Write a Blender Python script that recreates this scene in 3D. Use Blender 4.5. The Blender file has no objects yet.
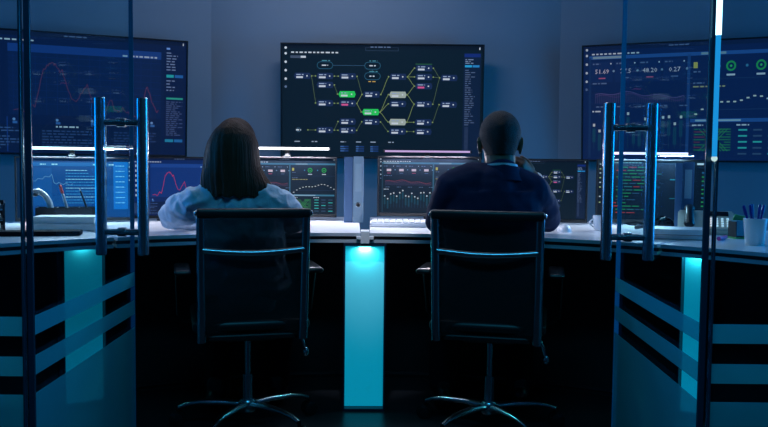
import bpy, bmesh, math, random
from mathutils import Vector, Matrix, Euler, Quaternion, noise
random.seed(7)
PI = math.pi
S = bpy.context.scene
COL = S.collection

# ------------------------------------------------------------------ camera
FPX, H = 800.0, 1.025
PITCH, ROLL = math.radians(3.33), math.radians(0.6)
CAM = Vector((0, 0, H))
FW = Vector((0, math.cos(PITCH), -math.sin(PITCH)))
R0 = Vector((1, 0, 0)); U0 = Vector((0, math.sin(PITCH), math.cos(PITCH)))
RT = R0 * math.cos(ROLL) + U0 * math.sin(ROLL)
UP = U0 * math.cos(ROLL) - R0 * math.sin(ROLL)
cd = bpy.data.cameras.new('camera'); cam = bpy.data.objects.new('camera', cd); COL.objects.link(cam)
cd.sensor_width = 36; cd.lens = FPX / 768 * 36; cd.clip_start = 0.05
M = Matrix((RT, UP, -FW)).transposed().to_4x4(); M.translation = CAM
cam.matrix_world = M
S.camera = cam

def ray(px, py): return FW + RT * ((px - 384) / FPX) - UP * ((py - 213.5) / FPX)
def P(px, py, Y):
    d = ray(px, py); return CAM + d * (Y / d.y)
def onz(px, py, z):
    d = ray(px, py); return CAM + d * ((z - H) / d.z)

# ------------------------------------------------------------------ helpers
def lin(c):
    f = lambda x: x / 12.92 if x <= 0.04045 else ((x + 0.055) / 1.055) ** 2.4
    return tuple(f(x / 255.0) for x in c)

def link(name, bm, m, parent=None, smooth=False, loc=None):
    me = bpy.data.meshes.new(name)
    bmesh.ops.recalc_face_normals(bm, faces=bm.faces[:])
    bm.to_mesh(me); bm.free()
    return link_mesh(name, me, m, parent, smooth, loc)

def link_mesh(name, me, m, parent=None, smooth=False, loc=None):
    o = bpy.data.objects.new(name, me); COL.objects.link(o)
    if m: me.materials.append(m)
    if smooth:
        for p in me.polygons: p.use_smooth = True
        me.set_sharp_from_angle(angle=math.radians(42))
    if parent: o.parent = parent
    if loc is not None: o.location = loc
    return o

def thing(name, label, cat, loc=(0, 0, 0), rz=0, group=None, rx=0, ry=0):
    o = bpy.data.objects.new(name, None); COL.objects.link(o)
    o.empty_display_size = 0.05
    o.location = loc; o.rotation_euler = (rx, ry, rz)
    return tag(o, label, cat, group)

def tag(o, label, cat, group=None):
    o['label'] = label; o['category'] = cat
    if group: o['group'] = group
    return o

def struct(o, label=None, cat=None):
    o['kind'] = 'structure'
    if label: o['label'] = label
    if cat: o['category'] = cat
    return o

def box(bm, c, s, rot=None, bevel=0, seg=2):
    r = bmesh.ops.create_cube(bm, size=1.0)
    vs = r['verts']
    m = Matrix.Translation(Vector(c)) @ (rot.to_matrix().to_4x4() if rot is not None else Matrix()) @ Matrix.Diagonal((s[0], s[1], s[2], 1))
    bmesh.ops.transform(bm, matrix=m, verts=vs)
    if bevel:
        es = list({e for v in vs for e in v.link_edges})
        bmesh.ops.bevel(bm, geom=es, offset=bevel, segments=seg, affect='EDGES', profile=0.5)
    return vs

def prism(bm, poly, z0, z1):
    a = [bm.verts.new((x, y, z0)) for x, y in poly]; b = [bm.verts.new((x, y, z1)) for x, y in poly]
    n = len(poly)
    bm.faces.new(a[::-1]); bm.faces.new(b)
    for i in range(n): bm.faces.new((a[i], a[(i + 1) % n], b[(i + 1) % n], b[i]))

def frames(pts):
    pts = [Vector(p) for p in pts]; n = len(pts); out = []
    T = []
    for i in range(n):
        a = pts[max(i - 1, 0)]; b = pts[min(i + 1, n - 1)]
        T.append((b - a).normalized())
    ref = Vector((0, 0, 1)) if abs(T[0].z) < 0.9 else Vector((1, 0, 0))
    u = (ref - T[0] * ref.dot(T[0])).normalized()
    for i in range(n):
        if i: u = (u - T[i] * u.dot(T[i])).normalized()
        out.append((pts[i], T[i], u, T[i].cross(u)))
    return out

def sweep(bm, pts, r, n=10, r2=None, side=None, caps=True):
    """tube through pts; r a number or list; r2 second semi axis; side = direction of the r axis"""
    fr = frames(pts); rings = []
    for i, (p, t, u, v) in enumerate(fr):
        if side is not None:
            s = Vector(side); u = (s - t * s.dot(t)).normalized(); v = t.cross(u)
        a = r[i] if isinstance(r, (list, tuple)) else r
        b = a if r2 is None else (r2[i] if isinstance(r2, (list, tuple)) else r2)
        rings.append([bm.verts.new(p + u * (a * math.cos(2 * PI * k / n)) + v * (b * math.sin(2 * PI * k / n))) for k in range(n)])
    for A, B in zip(rings, rings[1:]):
        for k in range(n): bm.faces.new((A[k], A[(k + 1) % n], B[(k + 1) % n], B[k]))
    if caps: bm.faces.new(rings[0][::-1]); bm.faces.new(rings[-1])

def lathe(bm, prof, n=24, c=(0, 0, 0)):
    rings = []
    for r, z in prof:
        if r < 1e-6: rings.append([bm.verts.new((c[0], c[1], c[2] + z))])
        else: rings.append([bm.verts.new((c[0] + r * math.cos(2 * PI * k / n), c[1] + r * math.sin(2 * PI * k / n), c[2] + z)) for k in range(n)])
    for A, B in zip(rings, rings[1:]):
        for k in range(n):
            k2 = (k + 1) % n
            if len(A) == 1 and len(B) == 1: break
            if len(A) == 1: bm.faces.new((A[0], B[k], B[k2]))
            elif len(B) == 1: bm.faces.new((A[k], A[k2], B[0]))
            else: bm.faces.new((A[k], A[k2], B[k2], B[k]))

def ell(bm, c, r, rot=None, u=20, v=14):
    q = bmesh.ops.create_uvsphere(bm, u_segments=u, v_segments=v, radius=1.0)
    if isinstance(rot, Matrix): rot = rot.to_quaternion()
    m = Matrix.Translation(Vector(c)) @ (rot.to_matrix().to_4x4() if rot is not None else Matrix()) @ Matrix.Diagonal((r[0], r[1], r[2], 1))
    bmesh.ops.transform(bm, matrix=m, verts=q['verts'])
    return q['verts']

def limb(bm, pts, r, r2=None, side=None, n=16):
    """tapered limb with rounded ends, meant to be merged by remeshing"""
    P_ = [Vector(p) for p in pts]
    Q, A, B = [], [], []
    for i in range(len(P_)):
        a = r[i]; b = (r2[i] if r2 else r[i])
        if i < len(P_) - 1:
            for k in range(4):
                t = k / 4; Q.append(P_[i].lerp(P_[i + 1], t)); A.append(r[i] + (r[i + 1] - r[i]) * t); B.append(b + ((r2[i + 1] if r2 else r[i + 1]) - b) * t)
        else: Q.append(P_[i]); A.append(a); B.append(b)
    sweep(bm, Q, A, n, B, side)
    for i in range(len(P_)):
        m = min(r[i], r2[i] if r2 else r[i]) * (0.98)
        ell(bm, P_[i], (m, m, m), u=14, v=10)

def fuse(bm, voxel, smooth=4, factor=0.5, fold=None):
    """melt overlapping solids into ONE continuous surface"""
    me = bpy.data.meshes.new('tmp'); bm.to_mesh(me); bm.free()
    o = bpy.data.objects.new('tmp', me); COL.objects.link(o)
    r = o.modifiers.new('r', 'REMESH'); r.mode = 'VOXEL'; r.voxel_size = voxel; r.adaptivity = 0
    if smooth:
        s = o.modifiers.new('s', 'SMOOTH'); s.factor = factor; s.iterations = smooth
    dg = bpy.context.evaluated_depsgraph_get()
    out = bpy.data.meshes.new_from_object(o.evaluated_get(dg))
    bpy.data.objects.remove(o); bpy.data.meshes.remove(me)
    if fold:
        ns = [v.normal.copy() for v in out.vertices]
        for v, nn in zip(out.vertices, ns): v.co += nn * fold(v.co)
    out.update()
    return out

# ------------------------------------------------------------------ materials
def mat(name, col, rough=0.5, metal=0.0, emit=None, es=0.0, spec=0.5, bump=0.0, bscale=40, vary=0.0, vscale=6, coat=0.0, stretch=None):
    m = bpy.data.materials.new(name); m.use_nodes = True
    nt = m.node_tree; b = nt.nodes['Principled BSDF']
    c = tuple(col) + (1,)
    b.inputs['Base Color'].default_value = c; b.inputs['Roughness'].default_value = rough
    b.inputs['Metallic'].default_value = metal; b.inputs['Specular IOR Level'].default_value = spec
    b.inputs['Coat Weight'].default_value = coat
    if emit: b.inputs['Emission Color'].default_value = tuple(emit) + (1,); b.inputs['Emission Strength'].default_value = es
    tc = nt.nodes.new('ShaderNodeTexCoord')
    src = tc.outputs['Object']
    if stretch:
        mp = nt.nodes.new('ShaderNodeMapping'); mp.inputs['Scale'].default_value = stretch
        nt.links.new(src, mp.inputs['Vector']); src = mp.outputs['Vector']
    if vary:
        n = nt.nodes.new('ShaderNodeTexNoise'); n.inputs['Scale'].default_value = vscale; n.inputs['Detail'].default_value = 4
        nt.links.new(src, n.inputs['Vector'])
        mx = nt.nodes.new('ShaderNodeMix'); mx.data_type = 'RGBA'
        mx.inputs[6].default_value = tuple(x * (1 - vary) for x in col) + (1,); mx.inputs[7].default_value = tuple(min(1, x * (1 + vary)) for x in col) + (1,)
        nt.links.new(n.outputs['Fac'], mx.inputs[0]); nt.links.new(mx.outputs[2], b.inputs['Base Color'])
    if bump:
        n = nt.nodes.new('ShaderNodeTexNoise'); n.inputs['Scale'].default_value = bscale; n.inputs['Detail'].default_value = 3
        nt.links.new(src, n.inputs['Vector'])
        bp = nt.nodes.new('ShaderNodeBump'); bp.inputs['Strength'].default_value = bump; bp.inputs['Distance'].default_value = 0.01
        nt.links.new(n.outputs['Fac'], bp.inputs['Height']); nt.links.new(bp.outputs['Normal'], b.inputs['Normal'])
    return m

def glass_mat(name, tint, ior=1.45, rough=0.0, refl=0.06):
    m = bpy.data.materials.new(name); m.use_nodes = True; nt = m.node_tree; nt.nodes.clear()
    o = nt.nodes.new('ShaderNodeOutputMaterial'); mx = nt.nodes.new('ShaderNodeMixShader')
    t = nt.nodes.new('ShaderNodeBsdfTransparent'); t.inputs['Color'].default_value = tuple(tint) + (1,)
    g = nt.nodes.new('ShaderNodeBsdfGlossy'); g.inputs['Roughness'].default_value = rough; g.inputs['Color'].default_value = (0.8, 0.9, 1, 1)
    f = nt.nodes.new('ShaderNodeFresnel'); f.inputs['IOR'].default_value = ior
    k = nt.nodes.new('ShaderNodeMath'); k.operation = 'MULTIPLY'; k.inputs[1].default_value = refl
    nt.links.new(f.outputs[0], k.inputs[0])
    nt.links.new(k.outputs[0], mx.inputs[0]); nt.links.new(t.outputs[0], mx.inputs[1]); nt.links.new(g.outputs[0], mx.inputs[2])
    nt.links.new(mx.outputs[0], o.inputs['Surface'])
    return m

def film_mat(name, col, clear):
    m = bpy.data.materials.new(name); m.use_nodes = True; nt = m.node_tree; nt.nodes.clear()
    o = nt.nodes.new('ShaderNodeOutputMaterial'); mx = nt.nodes.new('ShaderNodeMixShader'); m2 = nt.nodes.new('ShaderNodeMixShader')
    t = nt.nodes.new('ShaderNodeBsdfTransparent'); d = nt.nodes.new('ShaderNodeBsdfDiffuse'); tr = nt.nodes.new('ShaderNodeBsdfTranslucent')
    d.inputs['Color'].default_value = tuple(col) + (1,); tr.inputs['Color'].default_value = tuple(col) + (1,)
    m2.inputs[0].default_value = 0.5; mx.inputs[0].default_value = 1 - clear
    nt.links.new(d.outputs[0], m2.inputs[1]); nt.links.new(tr.outputs[0], m2.inputs[2])
    nt.links.new(t.outputs[0], mx.inputs[1]); nt.links.new(m2.outputs[0], mx.inputs[2]); nt.links.new(mx.outputs[0], o.inputs['Surface'])
    return m

def screen_mat(name, strength, rough=0.28, spec=0.4):
    m = mat(name, (0.004, 0.006, 0.01), rough, spec=spec)
    nt = m.node_tree; b = nt.nodes['Principled BSDF']
    a = nt.nodes.new('ShaderNodeAttribute'); a.attribute_name = 'col'
    nt.links.new(a.outputs['Color'], b.inputs['Emission Color']); b.inputs['Emission Strength'].default_value = strength
    return m

MT = {}
MT['wall'] = mat('wall_paint', (0.25, 0.29, 0.33), 0.85, bump=0.05, bscale=120, vary=0.04, vscale=3)
MT['lobby'] = mat('lobby_wall_paint', (0.10, 0.12, 0.16), 0.8, vary=0.05)
MT['ceil'] = mat('ceiling_paint', (0.12, 0.13, 0.16), 0.9, vary=0.05)
MT['floor'] = mat('floor_dark_vinyl', (0.012, 0.014, 0.018), 0.32, bump=0.08, bscale=90, vary=0.25, vscale=5)
MT['desk'] = mat('white_laminate', (0.78, 0.78, 0.82), 0.22, vary=0.02, vscale=8)
MT['edge'] = mat('brushed_edge', (0.5, 0.55, 0.62), 0.4, 0.15, vary=0.05)
MT['dark'] = mat('dark_panel', (0.010, 0.012, 0.016), 0.55, vary=0.2)
MT['black'] = mat('black_plastic', (0.010, 0.010, 0.012), 0.4, vary=0.1)
MT['blackgloss'] = mat('black_gloss_plastic', (0.008, 0.009, 0.011), 0.2, vary=0.1)
MT['chrome'] = mat('polished_aluminium', (0.46, 0.50, 0.56), 0.22, 1.0, vary=0.03)
MT['steel'] = mat('handle_steel', (0.42, 0.47, 0.53), 0.27, 1.0, vary=0.03)
MT['mesh'] = None
MT['glass'] = glass_mat('clear_glass', (0.76, 0.95, 1.0))
MT['gedge'] = mat('glass_edge', (0.010, 0.05, 0.09), 0.2, vary=0.1)
MT['film'] = film_mat('frosted_film', (0.06, 0.66, 0.74), 0.42)
MT['screen'] = screen_mat('screen_image', 1.0, 0.3, 0.12)
MT['tvscreen'] = screen_mat('wall_screen_image', 1.0, 0.36, 0.3)
MT['pframe'] = mat('pillar_frame', (0.008, 0.02, 0.05), 0.4, vary=0.1)
MT['ppanel'] = mat('pillar_diffuser', (0.30, 0.75, 0.80), 0.5, emit=(0.0, 0.20, 0.31), es=1.0, vary=0.02)
MT['ppaneldim'] = mat('pillar_diffuser_dim', (0.30, 0.75, 0.80), 0.5, emit=(0.0, 0.09, 0.14), es=1.0, vary=0.02)
MT['whiteplastic'] = mat('white_plastic', (0.75, 0.76, 0.8), 0.35, vary=0.03)
MT['ceramic'] = mat('white_ceramic', (0.72, 0.75, 0.8), 0.18, vary=0.02)
MT['binderblue'] = mat('binder_blue', (0.09, 0.17, 0.32), 0.5, vary=0.06)
MT['binderpale'] = mat('binder_pale', (0.34, 0.46, 0.56), 0.5, vary=0.06)
MT['paper'] = mat('paper_white', (0.75, 0.76, 0.78), 0.7, vary=0.05, vscale=60, stretch=(1, 1, 40))
MT['ring'] = mat('finger_ring_metal', (0.5, 0.5, 0.52), 0.25, 1.0, vary=0.05)
MT['denim'] = mat('pale_denim', (0.54, 0.64, 0.76), 0.85, spec=0.15, bump=0.25, bscale=180, vary=0.28, vscale=14)
MT['suit'] = mat('navy_suit', (0.014, 0.022, 0.060), 0.75, spec=0.08, bump=0.15, bscale=250, vary=0.15, vscale=10)
MT['trouser'] = mat('dark_trousers', (0.010, 0.012, 0.018), 0.8, spec=0.08, vary=0.15)
MT['shoe'] = mat('black_shoe', (0.008, 0.008, 0.009), 0.3, vary=0.1)
MT['skinlight'] = mat('skin_light', (0.50, 0.33, 0.26), 0.5, vary=0.05, vscale=20)
MT['skindark'] = mat('skin_dark', (0.17, 0.095, 0.066), 0.5, spec=0.2, vary=0.08, vscale=20)
MT['hairbrown'] = mat('brown_hair', (0.075, 0.032, 0.020), 0.6, spec=0.15, bump=0.6, bscale=5, vary=0.45, vscale=5, stretch=(40, 40, 2))
MT['hairblack'] = mat('short_black_hair', (0.010, 0.009, 0.010), 0.75, bump=0.6, bscale=350, vary=0.2, vscale=60)
MT['eye'] = mat('eye_white', (0.7, 0.7, 0.7), 0.2, vary=0.02)
MT['collar'] = mat('white_collar', (0.62, 0.66, 0.75), 0.7, vary=0.03)
MT['pen'] = mat('blue_pen', (0.01, 0.03, 0.30), 0.3, vary=0.05)
MT['pink'] = mat('pink_marker', (0.75, 0.08, 0.30), 0.35, vary=0.05)
MT['red'] = mat('red_pen', (0.60, 0.06, 0.05), 0.35, vary=0.05)
MT['green'] = mat('green_note', (0.10, 0.42, 0.14), 0.6, vary=0.05)
MT['teal'] = mat('teal_note', (0.05, 0.30, 0.42), 0.6, vary=0.05)
MT['beige'] = mat('phone_beige', (0.44, 0.43, 0.36), 0.4, vary=0.05)
MT['greyplastic'] = mat('grey_plastic', (0.30, 0.32, 0.34), 0.4, vary=0.05)
MT['key'] = mat('lit_key', (0.7, 0.7, 0.7), 0.4, emit=(0.8, 0.9, 1.0), es=0.6, vary=0.02)
MT['matte'] = mat('matte_black', (0.008, 0.009, 0.011), 0.9, spec=0.1, vary=0.1)
MT['tray'] = mat('tray_black', (0.012, 0.013, 0.018), 0.35, vary=0.1)
MT['rail'] = mat('kick_rail', (0.16, 0.17, 0.19), 0.3, 1.0, vary=0.05)

def emis(name, c, s):
    m = bpy.data.materials.new(name); m.use_nodes = True; nt = m.node_tree; nt.nodes.clear()
    o = nt.nodes.new('ShaderNodeOutputMaterial'); e = nt.nodes.new('ShaderNodeEmission')
    e.inputs[0].default_value = tuple(c) + (1,); e.inputs[1].default_value = s
    nt.links.new(e.outputs[0], o.inputs['Surface']); return m

def mesh_fabric():
    m = bpy.data.materials.new('chair_netting'); m.use_nodes = True; nt = m.node_tree
    b = nt.nodes['Principled BSDF']; b.inputs['Base Color'].default_value = (0.010, 0.011, 0.014, 1); b.inputs['Roughness'].default_value = 0.7
    tc = nt.nodes.new('ShaderNodeTexCoord'); w = nt.nodes.new('ShaderNodeTexNoise'); w.inputs['Scale'].default_value = 300
    nt.links.new(tc.outputs['Object'], w.inputs['Vector'])
    mr = nt.nodes.new('ShaderNodeMapRange'); mr.inputs[3].default_value = 0.62; mr.inputs[4].default_value = 0.82
    nt.links.new(w.outputs['Fac'], mr.inputs[0]); nt.links.new(mr.outputs[0], b.inputs['Alpha'])
    return m
MT['mesh'] = mesh_fabric()

def area(name, loc, aim, size, sy, col, power, parent=None, spread=None):
    l = bpy.data.lights.new(name, 'AREA'); l.shape = 'RECTANGLE'; l.size = size; l.size_y = sy; l.color = col; l.energy = power
    if spread: l.spread = spread
    o = bpy.data.objects.new(name, l); COL.objects.link(o)
    o.location = loc
    d = (Vector(aim) - Vector(loc)).normalized()
    o.rotation_euler = d.to_track_quat('-Z', 'Y').to_euler()
    if parent: o.parent = parent
    return o

# ------------------------------------------------------------------ room shell
YB, CX = 5.42, 1.17
SX = 3.3
def wallquad(name, a, b, z0, z1, m, th=0.08):
    a, b = Vector(a), Vector(b); d = (b - a).normalized(); n = Vector((-d.y, d.x))  # outward normal chosen by order
    bm = bmesh.new()
    prism(bm, [(a.x, a.y), (b.x, b.y), (b.x + n.x * th, b.y + n.y * th), (a.x + n.x * th, a.y + n.y * th)], z0, z1)
    return struct(link(name, bm, m))
CEIL = 2.75
fk = 0.424
YS = YB - (SX - CX) * fk
wallquad('wall_back', (-CX, YB), (CX, YB), 0, CEIL, MT['wall'])
wallquad('wall_back_left', (-SX, YS), (-CX, YB), 0, CEIL, MT['wall'])
wallquad('wall_back_right', (CX, YB), (SX, YS), 0, CEIL, MT['wall'])
wallquad('wall_left', (-SX, -1.6), (-SX, YS), 0, CEIL, MT['wall'])
wallquad('wall_right', (SX, YS), (SX, -1.6), 0, CEIL, MT['wall'])
wallquad('wall_front', (SX, -1.6), (-SX, -1.6), 0, CEIL, MT['lobby'])
room = [(-SX, -1.6), (SX, -1.6), (SX, YS), (CX, YB), (-CX, YB), (-SX, YS)]
bm = bmesh.new(); prism(bm, room, -0.06, 0); struct(link('floor', bm, MT['floor']))
bm = bmesh.new(); prism(bm, room, CEIL, CEIL + 0.06); struct(link('ceiling', bm, MT['ceil']))

# ------------------------------------------------------------------ glass partition, doors
YP = 2.0
GT = 0.012
Z1 = [(0.590, 0.639), (0.4875, 0.5375), (0.012, 0.44)]
LH = Vector((P(30, 300, YP).x, YP)); RH = Vector((P(704.5, 300, YP).x, YP))
LF = Vector((P(133, 300, 2.86).x, 2.86)); RF = Vector((P(617, 300, 2.86).x, 2.86))

def pane(parent, L, z1, name='glass_pane'):
    bm = bmesh.new(); box(bm, (L / 2, 0, z1 / 2 + 0.004), (L, GT, z1 - 0.008))
    o = link(name, bm, MT['glass'], parent)
    return o
def films(parent, L, sgn):
    for z0, z1 in Z1:
        bm = bmesh.new(); box(bm, (L / 2, sgn * (GT / 2 + 0.0009), (z0 + z1) / 2), (L - 0.006, 0.0008, z1 - z0))
        link('frosted_stripe', bm, MT['film'], parent)
def edge_strip(parent, x, z1, m, name='edge_seal', w=0.010):
    bm = bmesh.new(); box(bm, (x, 0, z1 / 2 + 0.004), (w, GT + 0.004, z1 - 0.008), bevel=0.0015)
    return link(name, bm, m, parent)

MT['edgeblue'] = mat('glass_edge_painted_glow', (0.01, 0.05, 0.12), 0.3, emit=(0.0, 0.03, 0.11), es=1.0, vary=0.05)  # emission stands in for blue light caught by the glass edge
MT['edgefaint'] = mat('glass_edge_painted_glow_faint', (0.005, 0.02, 0.05), 0.3, emit=(0.0, 0.012, 0.045), es=1.0, vary=0.05)  # weaker painted glow for the other door's edge
def door(name, hinge, free, label, side):
    d = free - hinge; L = d.length; rz = math.atan2(d.y, d.x)
    t = thing(name, label, 'door', (hinge.x, hinge.y, 0), rz); t['kind'] = 'structure'
    pane(t, L, CEIL - 0.03)
    films(t, L, side)
    edge_strip(t, 0.006, CEIL - 0.03, MT['gedge'], 'hinge_edge', 0.008)
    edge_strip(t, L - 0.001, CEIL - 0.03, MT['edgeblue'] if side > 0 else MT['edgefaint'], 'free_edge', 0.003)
    # pull handle, back to back bars through the glass
    h = bpy.data.objects.new('pull_handle', None); COL.objects.link(h); h.parent = t
    h.location = (L - 0.115, 0, 0)
    zc, hl = 0.982, 0.540
    for s in (1, -1):
        bm = bmesh.new()
        sweep(bm, [(0, s * 0.072, zc - hl / 2), (0, s * 0.072, zc - hl / 2 + 0.003), (0, s * 0.072, zc + hl / 2 - 0.003), (0, s * 0.072, zc + hl / 2)], [0.016, 0.019, 0.019, 0.016], 24)
        link('handle_bar', bm, MT['steel'], h, True)
    for dz in (-0.19, 0.185):
        bm = bmesh.new()
        sweep(bm, [(0, -0.056, zc + dz), (0, -0.012, zc + dz)], 0.011, 16)
        sweep(bm, [(0, 0.012, zc + dz), (0, 0.056, zc + dz)], 0.011, 16)
        sweep(bm, [(0, -0.014, zc + dz), (0, 0.014, zc + dz)], 0.016, 16)
        link('standoff', bm, MT['steel'], h, True)
    for zz in (0.045, CEIL - 0.09):
        bm = bmesh.new(); box(bm, (0.07, 0, zz), (0.12, GT + 0.014, 0.07), bevel=0.003)
        link('patch_fitting', bm, MT['steel'], t)
    return t
door('door_1', LH, LF, 'open glass door at the left with three frosted bands and a long bar handle', -1)
door('door_2', RH, RF, 'open glass door at the right with three frosted bands and a long bar handle', 1)
def fixed(name, x0, x1, label):
    t = thing(name, label, 'glass panel', (min(x0, x1), YP, 0)); t['kind'] = 'structure'
    L = abs(x1 - x0)
    pane(t, L, CEIL - 0.01); films(t, L, -1)
    return t, L
gl, LL = fixed('window_1', -SX + 0.01, LH.x - 0.012, 'fixed frosted-striped glass panel beside the left door')
edge_strip(gl, LL - 0.003, CEIL - 0.01, MT['gedge'], 'dark_edge', 0.006)
gr, LR = fixed('window_2', RH.x + 0.014, SX - 0.01, 'fixed frosted-striped glass panel beside the right door')
edge_strip(gr, 0.004, 1.10, MT['gedge'], 'dark_edge', 0.006)
# glow along the right fixed panel's edge, built as emissive rods
xl = P(717, 60, YP).x
t = thing('edge_glow_line', 'bright cyan-white vertical line of modelled glow on the edge of the right glass panel', 'light', (RH.x + 0.0050, YP - 0.018, 0))
zsplit, zend = P(716, 36, YP).z, P(714, 157, YP).z
bm = bmesh.new(); sweep(bm, [(0, 0, zsplit), (0, 0, CEIL - 0.02)], 0.0068, 14); link('bright_glow', bm, emis('glow_white_cyan', (0.45, 0.85, 1.0), 3.2), t, True)
bm = bmesh.new(); sweep(bm, [(0, 0, zend), (0, 0, zsplit - 0.001)], 0.0060, 14); link('dim_glow', bm, emis('glow_cyan', (0.01, 0.28, 0.70), 1.0), t, True)
bm = bmesh.new(); ell(bm, (0, 0, zend - 0.004), (0.0075, 0.0075, 0.0075)); link('glow_dot', bm, emis('glow_end', (0.55, 0.8, 0.8), 0.9), t, True)
bm = bmesh.new(); box(bm, (0, 0.0085, (zend + CEIL) / 2), (0.010, 0.003, CEIL - zend - 0.04)); link('backing_strip', bm, MT['gedge'], t)

# ------------------------------------------------------------------ desk (arc of wedge modules)
AC = Vector((-0.03, 1.65)); RF_, RB_ = 1.67, 2.72
TOP = 0.75
def ap(R, a): return (AC.x + R * math.sin(a), AC.y + R * math.cos(a))
def arc_poly(R0_, R1_, a0, a1, n=14):
    A = [ap(R0_, a0 + (a1 - a0) * i / n) for i in range(n + 1)]
    B = [ap(R1_, a1 + (a0 - a1) * i / n) for i in range(n + 1)]
    return A + B
def ang(p): return math.atan2(p[0] - AC.x, p[1] - AC.y)
aL = ang((-1.27, 3.36)); aR = ang((1.35, 3.36)); aC = ang((P(365, 235, 3.35).x, 3.35))
gap = 0.0115
mods = [('left', aL - 0.62, aL - 0.004, 'pale far left section of the curved white control desk, holding the phone'),
        ('midl', aL + 0.004, aC - gap, 'white desk section in front of the woman in the denim shirt'),
        ('midr', aC + gap, aR - 0.004, 'white desk section in front of the man in the navy suit'),
        ('right', aR + 0.004, aR + 0.62, 'pale far right section of the curved white control desk, holding the pen cup')]
for nm, a0, a1, lab in mods:
    t = thing('control_desk', lab, 'desk', (0, 0, 0), group=None)
    bm = bmesh.new(); prism(bm, arc_poly(RF_, RB_, a0, a1), TOP - 0.014, TOP); link('tabletop', bm, MT['desk'], t)
    bm = bmesh.new(); prism(bm, arc_poly(RF_ - 0.003, RF_ - 0.0003, a0, a1), TOP - 0.0135, TOP - 0.0005); link('edge_band', bm, MT['edge'], t)
    bm = bmesh.new(); prism(bm, arc_poly(RF_ + 0.014, RB_, a0, a1), TOP - 0.028, TOP - 0.0142); link('recess', bm, MT['dark'], t)
    bm = bmesh.new(); prism(bm, arc_poly(RF_, RB_, a0, a1), TOP - 0.041, TOP - 0.0282); link('lower_panel', bm, MT['edge'], t)
    bm = bmesh.new(); prism(bm, arc_poly(2.20, 2.23, a0, a1), 0.0, TOP - 0.0412); link('modesty_panel', bm, MT['dark'], t)
    bm = bmesh.new(); prism(bm, arc_poly(2.188, 2.199, a0, a1), 0.02, 0.032); link('kick_rail', bm, MT['rail'], t)

# white cross-shaped connector at the centre joint
cpos = ap(RF_ - 0.004, aC)
t = thing('desk_connector', 'small white cross-shaped bracket joining the two middle desk sections', 'bracket', (cpos[0], cpos[1], 0), -aC)
bm = bmesh.new(); box(bm, (0, 0.035, TOP - 0.018), (0.036, 0.09, 0.052), bevel=0.002); link('post', bm, MT['whiteplastic'], t)
bm = bmesh.new(); box(bm, (0, -0.004, TOP - 0.0205), (0.072, 0.010, 0.014), bevel=0.002); link('crossbar', bm, MT['whiteplastic'], t)

def pillar(x, y, rz, w, label, power, pm='ppanel', h=None):
    t = thing('light_pillar', label, 'light pillar', (x, y, 0), rz, 'glowing cyan pillars under the desk')
    h = h or TOP - 0.043
    fw = 0.007
    bm = bmesh.new()
    for s in (-1, 1): box(bm, (s * (w / 2 + fw / 2), 0.025, h / 2), (fw, 0.09, h))
    box(bm, (0, 0.025, 0.005), (w, 0.09, 0.010)); box(bm, (0, 0.062, h / 2 + 0.005), (w, 0.012, h - 0.010)); box(bm, (0, 0.03, h - 0.006), (w, 0.08, 0.012))
    link('frame', bm, MT['pframe'], t)
    bm = bmesh.new(); box(bm, (0, 0.022, h / 2 - 0.002), (w - 0.001, 0.006, h - 0.026)); link('glowing_panel', bm, MT[pm], t)
    bm = bmesh.new(); box(bm, (0, 0.008, h - 0.0145), (w * 0.3, 0.014, 0.005), bevel=0.001); link('downlight', bm, emis('pillar_lamp', (0.3, 1, 0.95), 1.0), t)
    area('pillar_lamp', (0, 0.008, h - 0.019), (0, 0.10, -1), w * 0.28, 0.012, (0.12, 0.95, 1.0), power, t)
    return t
cp = ap(RF_ + 0.006, aC)
pillar(cp[0], cp[1], -aC, 0.163, 'glowing cyan pillar under the joint between the two seated people', 0.5)
pl = ap(2.10, aL); pr = ap(2.10, aR)
pillar(pl[0], pl[1], -aL, 0.165, 'dim cyan pillar seen through the left glass door', 0.06, 'ppaneldim')
pillar(pr[0], pr[1], -aR, 0.10, 'narrow glowing cyan pillar seen through the right glass door', 0.25)
p4 = P(772, 300, 3.25)
pillar(p4.x, p4.y, -0.25, 0.10, 'glowing cyan pillar cut by the right edge, behind the fixed glass panel', 0.3)

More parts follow.
